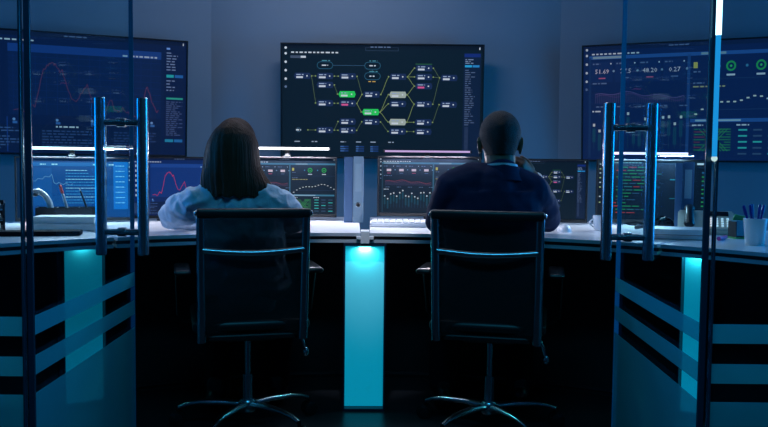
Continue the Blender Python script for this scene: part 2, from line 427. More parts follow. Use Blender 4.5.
# ------------------------------------------------------------------ screen images
class UI:
    def __init__(s, w, h, bg):
        s.w, s.h = w, h; s.V = []; s.F = []; s.C = []; s.bg = lin(bg)
        s.L = 0; s.fade = 1.0; s.su = 1.0
    def tone(s, c): return tuple(b + (x - b) * s.fade for x, b in zip(lin(c), s.bg))
    def p(s, u, v, l): return (-s.w / 2 + u * s.su * s.w, -0.0004 * l, s.h / 2 - v * s.h)
    def poly(s, pts, c, l=1):
        i = len(s.V); s.V += [s.p(u, v, l) for u, v in pts]; s.F.append(list(range(i, i + len(pts)))); s.C.append(s.tone(c))
    def rect(s, u0, v0, u1, v1, c, l=1): s.poly([(u0, v0), (u1, v0), (u1, v1), (u0, v1)], c, l)
    def frame(s, u0, v0, u1, v1, c, t=0.003, l=1):
        k = s.w / s.h
        s.rect(u0, v0, u1, v0 + t * k, c, l); s.rect(u0, v1 - t * k, u1, v1, c, l); s.rect(u0, v0, u0 + t, v1, c, l); s.rect(u1 - t, v0, u1, v1, c, l)
    def line(s, pts, c, t=0.003, l=2):
        k = s.w / s.h
        for (a, b), (d, e) in zip(pts, pts[1:]):
            dx, dy = (d - a) * k, (e - b); n = math.hypot(dx, dy) or 1
            ox, oy = -dy / n * t / 2, dx / n * t / 2 * k
            s.poly([(a + ox, b + oy), (d + ox, e + oy), (d - ox, e - oy), (a - ox, b - oy)], c, l)
    def disc(s, u, v, r, c, l=2, n=12, r0=0):
        k = s.w / s.h; pt = lambda q, a: (u + q * math.cos(a), v + q * k * math.sin(a))
        if r0:
            for i in range(n):
                a, b = 2 * PI * i / n, 2 * PI * (i + 1) / n
                s.poly([pt(r, a), pt(r, b), pt(r0, b), pt(r0, a)], c, l)
        else: s.poly([pt(r, 2 * PI * i / n) for i in range(n)], c, l)
    def pill(s, u, v, w, h, c, l=2, line=None):
        k = s.w / s.h; r = h / 2; pts = []
        for i in range(7): a = PI / 2 + PI * i / 6; pts.append((u - w / 2 + r / k + r / k * math.cos(a), v - r * math.sin(a)))
        for i in range(7): a = -PI / 2 + PI * i / 6; pts.append((u + w / 2 - r / k + r / k * math.cos(a), v - r * math.sin(a)))
        if line: s.line(pts + [pts[0]], line, 0.0025, l)
        else: s.poly(pts, c, l)
    def words(s, u0, v, u1, c, h=0.012, n=None, l=2, rnd=random):
        x = u0
        while x < u1:
            w = rnd.uniform(0.008, 0.03); s.rect(x, v - h / 2, min(x + w, u1), v + h / 2, c, l); x += w + 0.006
    def para(s, u0, v0, u1, v1, rows, c, h=0.010, l=2, fill=(0.3, 1.0)):
        for i in range(rows):
            v = v0 + (v1 - v0) * (i + 0.5) / rows
            s.words(u0, v, u0 + (u1 - u0) * random.uniform(*fill), c, h, l=l)
    def text(s, txt, u, v, size, c, l=3):
        cu = bpy.data.curves.new('t', 'FONT'); cu.body = txt; cu.size = size * s.h; cu.align_x = 'CENTER'; cu.resolution_u = 1
        o = bpy.data.objects.new('t', cu); COL.objects.link(o)
        me = bpy.data.meshes.new_from_object(o.evaluated_get(bpy.context.evaluated_depsgraph_get()))
        i = len(s.V); x0, _, z0 = s.p(u, v, l)
        for q in me.vertices: s.V.append((x0 + q.co.x, -0.0004 * l, z0 + q.co.y))
        for f in me.polygons: s.F.append([i + k for k in f.vertices]); s.C.append(s.tone(c))
        bpy.data.objects.remove(o); bpy.data.meshes.remove(me); bpy.data.curves.remove(cu)
    def build(s, m, parent, y):
        # thin slab behind the picture so the screen has a body
        w, h = s.w / 2, s.h / 2; i = len(s.V)
        s.V += [(-w, 0, -h), (w, 0, -h), (w, 0, h), (-w, 0, h), (-w, .003, -h), (w, .003, -h), (w, .003, h), (-w, .003, h)]
        for f in ((0, 1, 2, 3), (7, 6, 5, 4), (0, 4, 5, 1), (1, 5, 6, 2), (2, 6, 7, 3), (3, 7, 4, 0)):
            s.F.append([i + k for k in f]); s.C.append(s.bg)
        me = bpy.data.meshes.new('screen'); me.from_pydata(s.V, [], s.F)
        at = me.color_attributes.new('col', 'FLOAT_COLOR', 'CORNER')
        for p, c in zip(me.polygons, s.C):
            for li in p.loop_indices: at.data[li].color = c + (1,)
        o = link_mesh('screen', me, m, parent, False, (0, y, 0))
        return o

WHT = (205, 215, 230); DIM = (95, 115, 150)
def chrome_ui(s, bar=(22, 44, 92), nav=True, side=0.035):
    s.rect(0, 0, 1, 0.035, (10, 18, 34)); s.words(0.44, 0.018, 0.54, DIM, 0.010)
    s.rect(0.05, 0.055, 0.05 + 0.0001, 0.056, DIM)
    x = 0.045
    for i in range(11):
        w = random.uniform(0.010, 0.024); s.rect(x, 0.064, x + w, 0.076, WHT, 2); x += w + 0.008
    if nav:
        for i, v in enumerate((0.03, 0.08, 0.155, 0.23, 0.305, 0.375)): s.disc(0.018, v, 0.0065, WHT if i < 5 else DIM, 2, 8)
    s.rect(0.982, 0.012, 0.987, 0.034, WHT, 2)

def ui_flow(w, h, fade=0.8):
    s = UI(w, h, (9, 25, 38)); s.fade = fade; chrome_ui(s)
    X = lambda x: (x - 36) / 636; Y = lambda y: (y - 47) / 356
    s.frame(X(300), Y(54), X(405), Y(65), (60, 80, 110), 0.0015); s.rect(X(62), Y(82), X(112), Y(90), (70, 84, 110)); s.rect(X(95), Y(83), X(111), Y(89), WHT, 2)
    nodes = {}
    pts = dict(a=(100, 146), b=(172, 146), c=(244, 146), d=(172, 174), g=(242, 203), e=(172, 232), f=(244, 232), h0=(88, 318), h=(172, 318), i=(244, 318), j=(244, 290),
               k=(320, 203), l=(318, 259), m=(320, 290), n=(404, 146), o=(404, 203), p=(404, 232), q=(404, 290), r=(404, 320), t=(486, 118), u=(486, 146), v=(486, 175), w=(486, 232), x=(486, 290), y=(486, 320), z=(566, 148), zz=(566, 233))
    E = 'ab bc ae dg ef fk fl kn nt nu nv ov ow lo lp lq qw qx ry hi hj im mr'.split()
    YE = (128, 146, 86); YD = (84, 102, 70)
    def conn(p0, p1, c):
        (x0, y0), (x1, y1) = p0, p1; x0 += 27; x1 -= 27
        L = []
        for i in range(11):
            t = i / 10; e = t * t * (3 - 2 * t); L.append((X(x0 + (x1 - x0) * t), Y(y0 + (y1 - y0) * e)))
        s.line(L, c, 0.0024, 2)
        s.disc(X(x0 + 3), Y(y0), 0.004, YE, 3, 6); s.disc(X(x1 - 3), Y(y1), 0.004, YE, 3, 6)
    for e in E: conn(pts[e[0]], pts[e[1]], YE if e[0] in 'nlofkq' else YD)
    for a, b in (('c', 'k'), ('t', 'z'), ('u', 'z'), ('w', 'z'), ('x', 'zz'), ('h0', 'h')): conn(pts[a], pts[b], YD)
    for k, (x, y) in pts.items():
        if k == 'h0':
            s.disc(X(x), Y(y), 0.012, (50, 84, 110), 3, 12, 0.008); s.words(X(x - 8), Y(y), X(x + 8), WHT, 0.012, l=4); continue
        c = (26, 44, 84)
        if k in 'gl' and len(k) == 1: c = (40, 205, 92)
        if k in 'oq': c = (165, 178, 172)
        hw, hh = 27, 10
        s.poly([(X(x - hw), Y(y)), (X(x - hw + 5), Y(y - hh)), (X(x + hw - 3), Y(y - hh)), (X(x + hw + 1), Y(y)), (X(x + hw - 3), Y(y + hh)), (X(x - hw + 5), Y(y + hh))], c, 3)
        s.rect(X(x - 19), Y(y + 1.5), X(x + 2), Y(y + 7), WHT if k not in 'fv' else (220, 90, 150), 4)
        s.words(X(x - 19), Y(y - 4), X(x + 4), (150, 170, 205), 0.009, l=4)
        s.disc(X(x + 15), Y(y), 0.004, WHT, 4, 6)
    for x, y in ((172, 112), (323, 112), (323, 145)):
        s.pill(X(x), Y(y), 50 / 636, 22 / 356, None, 3, (46, 100, 130)); s.words(X(x - 10), Y(y), X(x + 10), WHT, 0.010, l=4)
        s.words(X(x - 10), Y(y - 15), X(x + 16), (80, 150, 170), 0.007, l=4)
    s.words(X(310), Y(162), X(336), (200, 160, 80), 0.008)
    s.line([(X(198), Y(112)), (X(298), Y(112))], (60, 96, 130), 0.002); s.line([(X(323), Y(124)), (X(323), Y(134))], (60, 96, 130), 0.002)
    s.rect(X(459), Y(104), X(512), Y(107), (40, 90, 60), 2)
    for x in (75, 130, 222, 272, 318, 375): s.words(X(x), Y(355), X(x + 18), (150, 165, 190), 0.009)
    for x in (222, 272, 318):
        for y in (370, 377, 384): s.rect(X(x), Y(y - 2), X(x + 26), Y(y + 2), (30, 62, 120)); s.rect(X(x), Y(y - 2), X(x + random.randint(6, 18)), Y(y + 2), (60, 100, 165), 2)
    s.rect(X(612), Y(70), X(667), Y(398), (13, 30, 60)); s.rect(X(614), Y(71), X(665), Y(82), (20, 44, 120), 2)
    s.rect(X(616), Y(107), X(638), Y(114), (40, 160, 220), 3); s.rect(X(640), Y(107), X(662), Y(114), (40, 130, 200), 3)
    s.para(X(617), Y(87), X(655), Y(104), 3, (120, 140, 175), 0.008, 3); s.para(X(617), Y(120), X(658), Y(300), 26, (80, 98, 132), 0.008, 3, (0.2, 0.8))
    for i in range(20): s.rect(X(618), Y(305 + i * 4), X(630), Y(307 + i * 4), (50, 66, 100), 3)
    return s

def ui_dash(w, h, bg=(9, 26, 40), bar=(60, 120, 150), fade=0.75, txt=True, su=1.0):
    s = UI(w, h, bg); s.fade = fade; s.su = su; chrome_ui(s)
    s.rect(0.03, 0.085, 1, 0.115, bar); s.rect(0.05, 0.09, 0.2, 0.11, (130, 160, 180), 2); s.rect(0.60, 0.09, 0.72, 0.11, (130, 160, 180), 2)
    s.rect(0.535, 0.1, 0.55, 1, tuple(int(x * 0.8) for x in bar))
    s.rect(0.03, 0.1, 0.042, 0.98, tuple(int(x * 0.55) for x in bar))
    nums = ['51.69', '27.5', '48.20', '0.27']
    cell = (bg[0] + 6, bg[1] + 8, bg[2] + 12)
    for i, n in enumerate(nums):
        u = 0.10 + 0.124 * i
        s.rect(u - 0.056, 0.135, u + 0.056, 0.315, cell, 1); s.words(u - 0.05, 0.155, u - 0.01, DIM, 0.012)
        if txt: s.text(n, u, 0.24, 0.055, (225, 215, 230))
        else: s.rect(u - 0.022, 0.205, u + 0.022, 0.245, (225, 205, 220), 3)
        s.rect(u - 0.018, 0.275, u + 0.018, 0.285, (190, 90, 120) if i % 2 == 0 else DIM, 3); s.disc(u + 0.061, 0.22, 0.006, (120, 150, 180), 3, 8)
        s.disc(u + 0.046, 0.155, 0.004, WHT, 3, 6)
    # purple / red bar chart
    s.words(0.05, 0.325, 0.13, DIM, 0.012)
    L = []
    for i in range(46):
        u = 0.065 + 0.455 * i / 45; v = 0.43 - 0.02 * math.sin(i * 0.12) - 0.012 * math.sin(i * 0.4 + 1)
        L.append((u, v)); s.rect(u, v, u + 0.003, 0.50, (70, 66, 100), 2)
    s.line(L, (95, 80, 130) if txt else (150, 62, 76), 0.003, 3); s.line([(u, v + 0.02 + 0.01 * math.sin(u * 40)) for u, v in L], (80, 60, 110) if txt else (104, 54, 84), 0.0025, 3)
    for u in (0.07, 0.18, 0.29, 0.40, 0.5): s.words(u, 0.53, u + 0.04, DIM, 0.010)
    # slider columns
    s.words(0.05, 0.57, 0.10, WHT, 0.012)
    for i in range(16):
        u = 0.06 + 0.030 * i; v = 0.665 + 0.05 * math.sin(i * 1.9) + 0.03 * math.sin(i * 0.7 + 1)
        s.rect(u - 0.006, v - 0.012, u + 0.006, v + 0.012, (215, 220, 225), 3)
        s.rect(u - 0.008, v + 0.03, u + 0.008, v + 0.15 + 0.03 * math.sin(i), (20, 74, 88), 2); s.rect(u - 0.002, v, u + 0.002, 0.9, (24, 56, 80), 2)
    # right half: icon, gauges, dotted curve, tables
    s.rect(0.565, 0.17, 0.585, 0.22, (200, 190, 80), 3); s.words(0.565, 0.25, 0.60, DIM, 0.012); s.rect(0.56, 0.31, 0.99, 0.313, (40, 70, 100), 2)
    for u in (0.745, 0.885):
        s.disc(u, 0.21, 0.024, (40, 165, 70), 3, 18, 0.015); s.disc(u, 0.21, 0.006, (60, 190, 90), 3, 8); s.rect(u - 0.02, 0.275, u + 0.02, 0.29, WHT, 3)
    for u in (0.69, 0.82): s.disc(u, 0.21, 0.007, (60, 130, 170), 3, 8)
    s.words(0.565, 0.345, 0.62, DIM, 0.012); s.words(0.565, 0.375, 0.72, (170, 165, 110), 0.012)
    pv = [0.60, 0.56, 0.53, 0.51, 0.50, 0.50, 0.50, 0.49, 0.47, 0.455, 0.46, 0.48, 0.51, 0.54]
    for i, v in enumerate(pv): s.rect(0.575 + 0.031 * i, v, 0.589 + 0.031 * i, v + 0.012, (215, 220, 215), 3)
    s.line([(0.57, 0.57), (0.99, 0.57)], (40, 66, 96), 0.002)
    s.rect(0.555, 0.645, 0.99, 0.675, bar, 2); s.rect(0.58, 0.652, 0.80, 0.668, (150, 185, 210), 3)
    s.words(0.565, 0.70, 0.62, WHT, 0.012); s.words(0.78, 0.70, 0.84, WHT, 0.012)
    for i in range(9):
        v = 0.73 + i * 0.022
        s.rect(0.575, v, 0.595 + 0.05 * abs(math.sin(i * 1.3)), v + 0.010, (120, 45, 45) if i % 2 else (40, 120, 60), 2)
        s.rect(0.735 - 0.055 * abs(math.sin(i * 1.1 + 1)), v, 0.755, v + 0.010, (40, 120, 60), 2)
    for k in range(3):
        s.line([(0.60 + 0.02 * k, 0.73), (0.71 + 0.015 * k, 0.92)], (50, 140, 70), 0.004, 3); s.line([(0.60 + 0.02 * k, 0.92), (0.71 + 0.015 * k, 0.73)], (50, 140, 70), 0.004, 3)
    for i in range(5):
        v = 0.735 + i * 0.05
        for j, u in enumerate((0.79, 0.86, 0.93)):
            on = (i + j) % 3 == 0 or (j == 0 and i in (1, 2))
            s.rect(u, v, u + 0.042, v + 0.014, (60, 190, 180) if on else (60, 84, 110), 3)
    return s

def ui_chart(w, h, bg=(9, 26, 62), panel=(11, 33, 74), red=(104, 50, 74), fade=0.5):
    s = UI(w, h, bg); s.fade = fade; chrome_ui(s)
    s.rect(0.20, 0.10, 0.88, 0.68, panel); s.rect(0.20, 0.10, 0.88, 0.165, (26, 66, 140), 2)
    s.words(0.70, 0.15, 0.86, (170, 190, 220), 0.014, l=3)
    for i in range(8): s.rect(0.20, 0.2 + i * 0.055, 0.88, 0.202 + i * 0.055, (20, 54, 118), 2)
    for i in range(14): s.rect(0.22 + i * 0.047, 0.17, 0.2212 + i * 0.047, 0.68, (18, 50, 112), 2)
    base = [(0.22, .64), (.25, .62), (.27, .66), (.29, .58), (.31, .62), (.33, .46), (.35, .30), (.365, .27), (.38, .25), (.395, .255), (.405, .26), (.42, .31), (.43, .30), (.45, .42), (.47, .54), (.49, .57),
            (.51, .50), (.53, .44), (.54, .41), (.555, .52), (.575, .59), (.6, .6), (.625, .64), (.645, .52), (.66, .59), (.68, .64), (.70, .60), (.72, .63), (.74, .66), (.77, .67), (.79, .60), (.805, .46), (.815, .40), (.83, .50), (.845, .57), (.86, .62), (.875, .60)]
    rnd = random.Random(5); jag = []
    for (u0, v0), (u1, v1) in zip(base, base[1:]):
        for k in range(3): jag.append((u0 + (u1 - u0) * k / 3, v0 + (v1 - v0) * k / 3 + rnd.uniform(-0.014, 0.014)))
    s.line(jag, red, 0.0034, 4)
    for u in (0.215, 0.40, 0.555, 0.83): s.disc(u + 0.006, 0.72, 0.007, (120, 160, 215), 3, 6); s.rect(u, 0.735, u + 0.02, 0.755, (60, 110, 180), 3)
    s.rect(0.19, 0.70, 0.195, 0.99, (24, 60, 130), 2)
    for i in range(7):
        v = 0.12 + i * 0.085
        s.rect(0.052, v, 0.062, v + 0.04, WHT, 3); s.rect(0.07, v, 0.082, v + 0.04, (200, 160, 80) if i % 3 else (190, 200, 215), 3)
        s.words(0.11, v + 0.01, 0.16, (150, 170, 210), 0.013, l=3); s.words(0.11, v + 0.032, 0.15, DIM, 0.011, l=3)
    s.rect(0.03, 0.76, 0.88, 0.98, (9, 24, 52)); s.words(0.40, 0.775, 0.50, WHT, 0.013, l=3)
    s.para(0.04, 0.78, 0.30, 0.97, 8, (70, 96, 140), 0.010, 3); s.para(0.34, 0.80, 0.62, 0.97, 7, (60, 84, 128), 0.010, 3); s.para(0.66, 0.80, 0.86, 0.97, 7, (50, 74, 118), 0.010, 3)
    s.rect(0.895, 0.05, 0.992, 0.98, (10, 24, 58)); s.words(0.905, 0.065, 0.925, (120, 170, 255), 0.016, l=3)
    s.para(0.905, 0.09, 0.985, 0.26, 7, (120, 140, 180), 0.010, 3, (0.2, 0.7))
    s.rect(0.905, 0.29, 0.94, 0.315, (40, 180, 190), 3); s.rect(0.945, 0.29, 0.985, 0.315, (40, 110, 190), 3)
    s.para(0.905, 0.33, 0.985, 0.44, 4, (120, 140, 180), 0.010, 3, (0.2, 0.6)); s.rect(0.905, 0.49, 0.985, 0.507, (50, 170, 150), 3)
    s.para(0.905, 0.52, 0.985, 0.83, 18, (80, 98, 140), 0.008, 3, (0.5, 1))
    s.rect(0.90, 0.86, 0.94, 0.885, (40, 150, 190), 3); s.rect(0.945, 0.86, 0.985, 0.885, (40, 120, 190), 3)
    return s

def ui_blue(w, h):
    s = UI(w, h, (12, 74, 138)); s.rect(0, 0, 1, 0.05, (10, 40, 80)); s.rect(0, 0, 0.10, 1, (8, 36, 66)); s.rect(0.13, 0.07, 1, 0.13, (24, 104, 170))
    s.rect(0.84, 0.05, 0.97, 0.86, (18, 116, 200), 2); s.rect(0.12, 0.16, 0.30, 0.78, (20, 84, 150), 2)
    L = [(0.14 + 0.02 * i, 0.38 - 0.012 * i * (1 if i < 9 else -0.3) + 0.02 * math.sin(i * 2.1)) for i in range(18)]
    s.line(L, (120, 160, 200), 0.004, 3)
    for u, v in ((.2, .10), (.3, .10), (.66, .10), (.8, .10)): s.words(u, v, u + 0.05, (190, 230, 240), 0.02, l=4)
    for i in range(12): s.words(0.42, 0.2 + i * 0.05, 0.42 + random.uniform(.15, .38), (70, 150, 205) if i % 3 else (170, 215, 235), 0.012, l=4)
    for i in range(8): s.words(0.86, 0.12 + i * 0.09, 0.94, (140, 215, 240), 0.014, l=4)
    for i in range(5): s.disc(0.985, 0.06 + i * 0.075, 0.006, WHT, 4, 8)
    return s

def ui_code(w, h):
    s = UI(w, h, (7, 20, 32)); s.rect(0, 0, 1, 0.06, (16, 40, 56)); s.words(0.06, 0.03, 0.4, (110, 150, 160), 0.018)
    for i in range(15):
        v = 0.10 + i * 0.055; x = 0.12 + random.choice((0, .05, .1))
        for k in range(random.randint(2, 5)):
            wd = random.uniform(.04, .10); c = random.choice([(34, 120, 74), (34, 120, 74), (40, 96, 100), (150, 48, 50), (40, 70, 96)])
            s.rect(x, v, x + wd, v + 0.016, c, 2); x += wd + 0.012
            if x > 0.6: break
    for i, v in enumerate((.05, .13, .2, .28, .36, .44, .6, .7)): s.rect(0.015, v, 0.03, v + 0.02, (150, 170, 120) if i % 2 else (160, 180, 190), 2)
    s.rect(0.90, 0.03, 0.96, 0.06, WHT, 3)
    for i in range(9): s.rect(0.945, 0.18 + i * 0.07, 0.965, 0.20 + i * 0.07, (50, 150, 80) if i % 3 else (50, 110, 150), 3)
    s.rect(0.66, 0.30, 0.86, 0.32, (40, 130, 150), 2); s.rect(0.66, 0.62, 0.86, 0.635, (40, 110, 120), 2)
    return s

# ------------------------------------------------------------------ wall screens
def wall_tv(cx, cy, cz, w, rz, tilt, ui, label):
    t = thing('wall_screen', label, 'screen', (cx, cy, cz), rz, None, tilt)
    h = w * 9 / 16
    bm = bmesh.new()
    bz = 0.009
    for sx in (-1, 1): box(bm, (sx * (w / 2 - bz / 2), 0.012, 0), (bz, 0.036, h), bevel=0.002)
    for sz in (-1, 1): box(bm, (0, 0.012, sz * (h / 2 - bz / 2)), (w - 2 * bz, 0.036, bz), bevel=0.002)
    link('bezel', bm, MT['black'], t)
    bm = bmesh.new(); box(bm, (0, 0.022, 0), (w - 2 * bz, 0.02, h - 2 * bz)); box(bm, (0, 0.04, -0.04), (w * 0.6, 0.02, h * 0.6), bevel=0.006)
    link('back_housing', bm, MT['black'], t)
    ui.build(MT['tvscreen'], t, 0.006)
    bm = bmesh.new(); box(bm, (0, 0.058, 0), (0.22, 0.016, 0.22)); box(bm, (0, 0.075, 0.06), (0.05, 0.05, 0.05)); box(bm, (0, 0.075, -0.02), (0.05, 0.05, 0.05))
    link('wall_bracket', bm, MT['dark'], t)
    return t
TW = 1.338
def tvui(fn, w, **k): return fn(w - 0.02, w * 9 / 16 - 0.02, **k)
c = P(382, 101.5, 5.31)
wall_tv(c.x, c.y, c.z, TW, 0, math.radians(2.5), tvui(ui_flow, TW), 'large wall screen showing a flow diagram with two green nodes, above the desk gap')
ra = math.atan(fk)
ed = Vector((math.cos(ra), math.sin(ra)))
pR = P(187.5, 99.5, 5.28)
cl = Vector((pR.x, pR.y)) - ed * (TW / 2)
wall_tv(cl.x, cl.y, pR.z - 0.0, TW, ra, math.radians(6), tvui(ui_chart, TW), 'large wall screen on the left with a thin red line chart')
pL = P(581.5, 104, 5.28)
cr = Vector((pL.x, pL.y)) + Vector((ed.x, -ed.y)) * (TW / 2)
wall_tv(cr.x, cr.y, pL.z, TW, -ra, math.radians(6), tvui(ui_dash, TW, bg=(10, 30, 70), bar=(40, 90, 160), fade=0.45, su=0.9), 'large wall screen on the right with number tiles and green gauges')

# ------------------------------------------------------------------ desk monitors with light bars
def monitor(x0, x1, ymid, Y, rz, ui, label, hgt, bar=None):
    p = P((x0 + x1) / 2, ymid, Y); w = abs(P(x1, ymid, Y).x - P(x0, ymid, Y).x) / math.cos(rz) * 0.995
    t = thing('desk_monitor', label, 'monitor', (p.x, p.y, TOP), rz, 'desk monitors')
    h = hgt; cz = p.z - TOP
    bz = 0.008
    bm = bmesh.new()
    for sx in (-1, 1): box(bm, (sx * (w / 2 - bz / 2), 0.008, cz), (bz, 0.026, h), bevel=0.0015)
    box(bm, (0, 0.008, cz + h / 2 - bz / 2), (w - 2 * bz, 0.026, bz), bevel=0.0015)
    box(bm, (0, 0.008, cz - h / 2 + 0.008), (w - 2 * bz, 0.026, 0.016), bevel=0.0015)
    link('bezel', bm, MT['black'], t)
    bm = bmesh.new(); box(bm, (0, 0.018, cz), (w - 2 * bz, 0.014, h - 0.02)); box(bm, (0, 0.032, cz), (w * 0.5, 0.018, h * 0.5), bevel=0.006)
    link('back_housing', bm, MT['black'], t)
    u = ui(w - 2 * bz + 0.001, h - bz - 0.016 + 0.001)
    so = u.build(MT['screen'], t, 0.003); so.location.z = cz + (0.016 - bz) / 2
    bm = bmesh.new(); box(bm, (0, 0.035, 0.004), (0.22, 0.15, 0.008), bevel=0.003); link('stand_base', bm, MT['black'], t)
    bm = bmesh.new(); box(bm, (0, 0.06, (cz + 0.01) / 2), (0.05, 0.02, cz), bevel=0.004); box(bm, (0, 0.05, cz), (0.06, 0.03, 0.06)); link('stand_neck', bm, MT['black'], t)
    return t, w, cz + h / 2
HM = 0.315
fl = lambda w, h: ui_flow(w, h)
da = lambda w, h: ui_dash(w, h, txt=False)
ch = lambda w, h: ui_chart(w, h, bg=(12, 36, 88), panel=(16, 50, 116), red=(205, 50, 70), fade=0.8)
mon = {}
mon['L0'] = monitor(22, 128, 189, 3.75, 0.30, ui_blue, 'monitor with a bright blue picture behind the left glass door', 0.300)
mon['M1'] = monitor(130, 231, 187.7, 3.97, 0.10, ch, 'desk monitor with a red line chart, left of the woman', 0.308)
mon['M2'] = monitor(234, 337, 187, 4.05, 0.03, da, 'desk monitor with a dotted curve, right of the woman and beside the binders', HM - 0.01)
mon['M3'] = monitor(377, 481, 186.5, 4.05, -0.03, da, 'desk monitor with slider columns, left of the man', HM - 0.01)
mon['M4'] = monitor(484, 587, 190.5, 3.97, -0.08, fl, 'desk monitor with a yellow and blue flow diagram, right of the man', HM)
mon['M5'] = monitor(598, 706, 191.5, 3.95, -0.16, ui_code, 'dark desk monitor with green and red code behind the right glass door', HM)

def light_bar(x0, x1, y, key, col, s, label, power, lcol, rr=0.0058):
    t, w, ztop = mon[key]
    rz = t.rotation_euler.z
    base = Vector((t.location.x, t.location.y)); d = Vector((math.cos(rz), math.sin(rz)))
    # position along the monitor's top edge
    def along(px):
        q = ray(px, y); # intersect vertical plane of the monitor front
        n = Vector((-d.y, d.x)); k = (base - n * 0.02).dot(n) / (q.x * n.x + q.y * n.y)
        return CAM + q * k
    A, B = along(x0), along(x1)
    c = (A + B) / 2; L = (A - B).length
    b = thing('monitor_light_bar', label, 'light', (c.x, c.y, c.z), rz, 'light bars above the desk monitors')
    bm = bmesh.new(); sweep(bm, [(-L / 2, 0, 0), (L / 2, 0, 0)], rr, 14); link('glowing_tube', bm, emis('bar_' + key, col, s), b, True)
    bm = bmesh.new()
    for sx in (-1, 1): sweep(bm, [(sx * L / 2, 0, 0), (sx * (L / 2 + 0.008), 0, 0)], 0.0070, 14)
    box(bm, (0, 0.010, 0.0), (L * 0.98, 0.005, 0.012), bevel=0.002)
    link('housing', bm, MT['black'], b)
    dz = c.z - (TOP + ztop)
    bm = bmesh.new(); box(bm, (0, 0.024, -dz / 2 + 0.002), (0.022, 0.008, dz + 0.004), bevel=0.002); box(bm, (0, 0.030, -dz + 0.005), (0.03, 0.03, 0.008), bevel=0.002); box(bm, (0, 0.018, 0), (0.022, 0.012, 0.010))
    link('clip', bm, MT['black'], b)
    o = area('bar_light', (0, -0.006, -0.012), (0, -0.35, -1), L * 0.95, 0.012, lcol, power, b)
    return b
WB = (0.86, 0.88, 1.0)
light_bar(28, 114, 148.5, 'L0', (0.90, 0.95, 1.0), 5.0, 'brilliant white light bar seen through the left glass door', 5.0, WB)
light_bar(245, 329, 148.5, 'M2', (0.93, 0.93, 1.0), 5.0, 'white light bar just right of the woman\'s hair', 6.0, WB)
light_bar(385, 470, 151.5, 'M3', (0.66, 0.48, 0.92), 0.8, 'lilac light bar left of the man\'s head, under the middle wall screen', 6.0, (0.85, 0.85, 1.0), 0.0046)
light_bar(613, 688, 153.5, 'M5', (0.90, 0.72, 1.0), 1.8, 'pinkish light bar seen between the right door\'s handle bars', 5.0, (0.6, 0.8, 1.0))

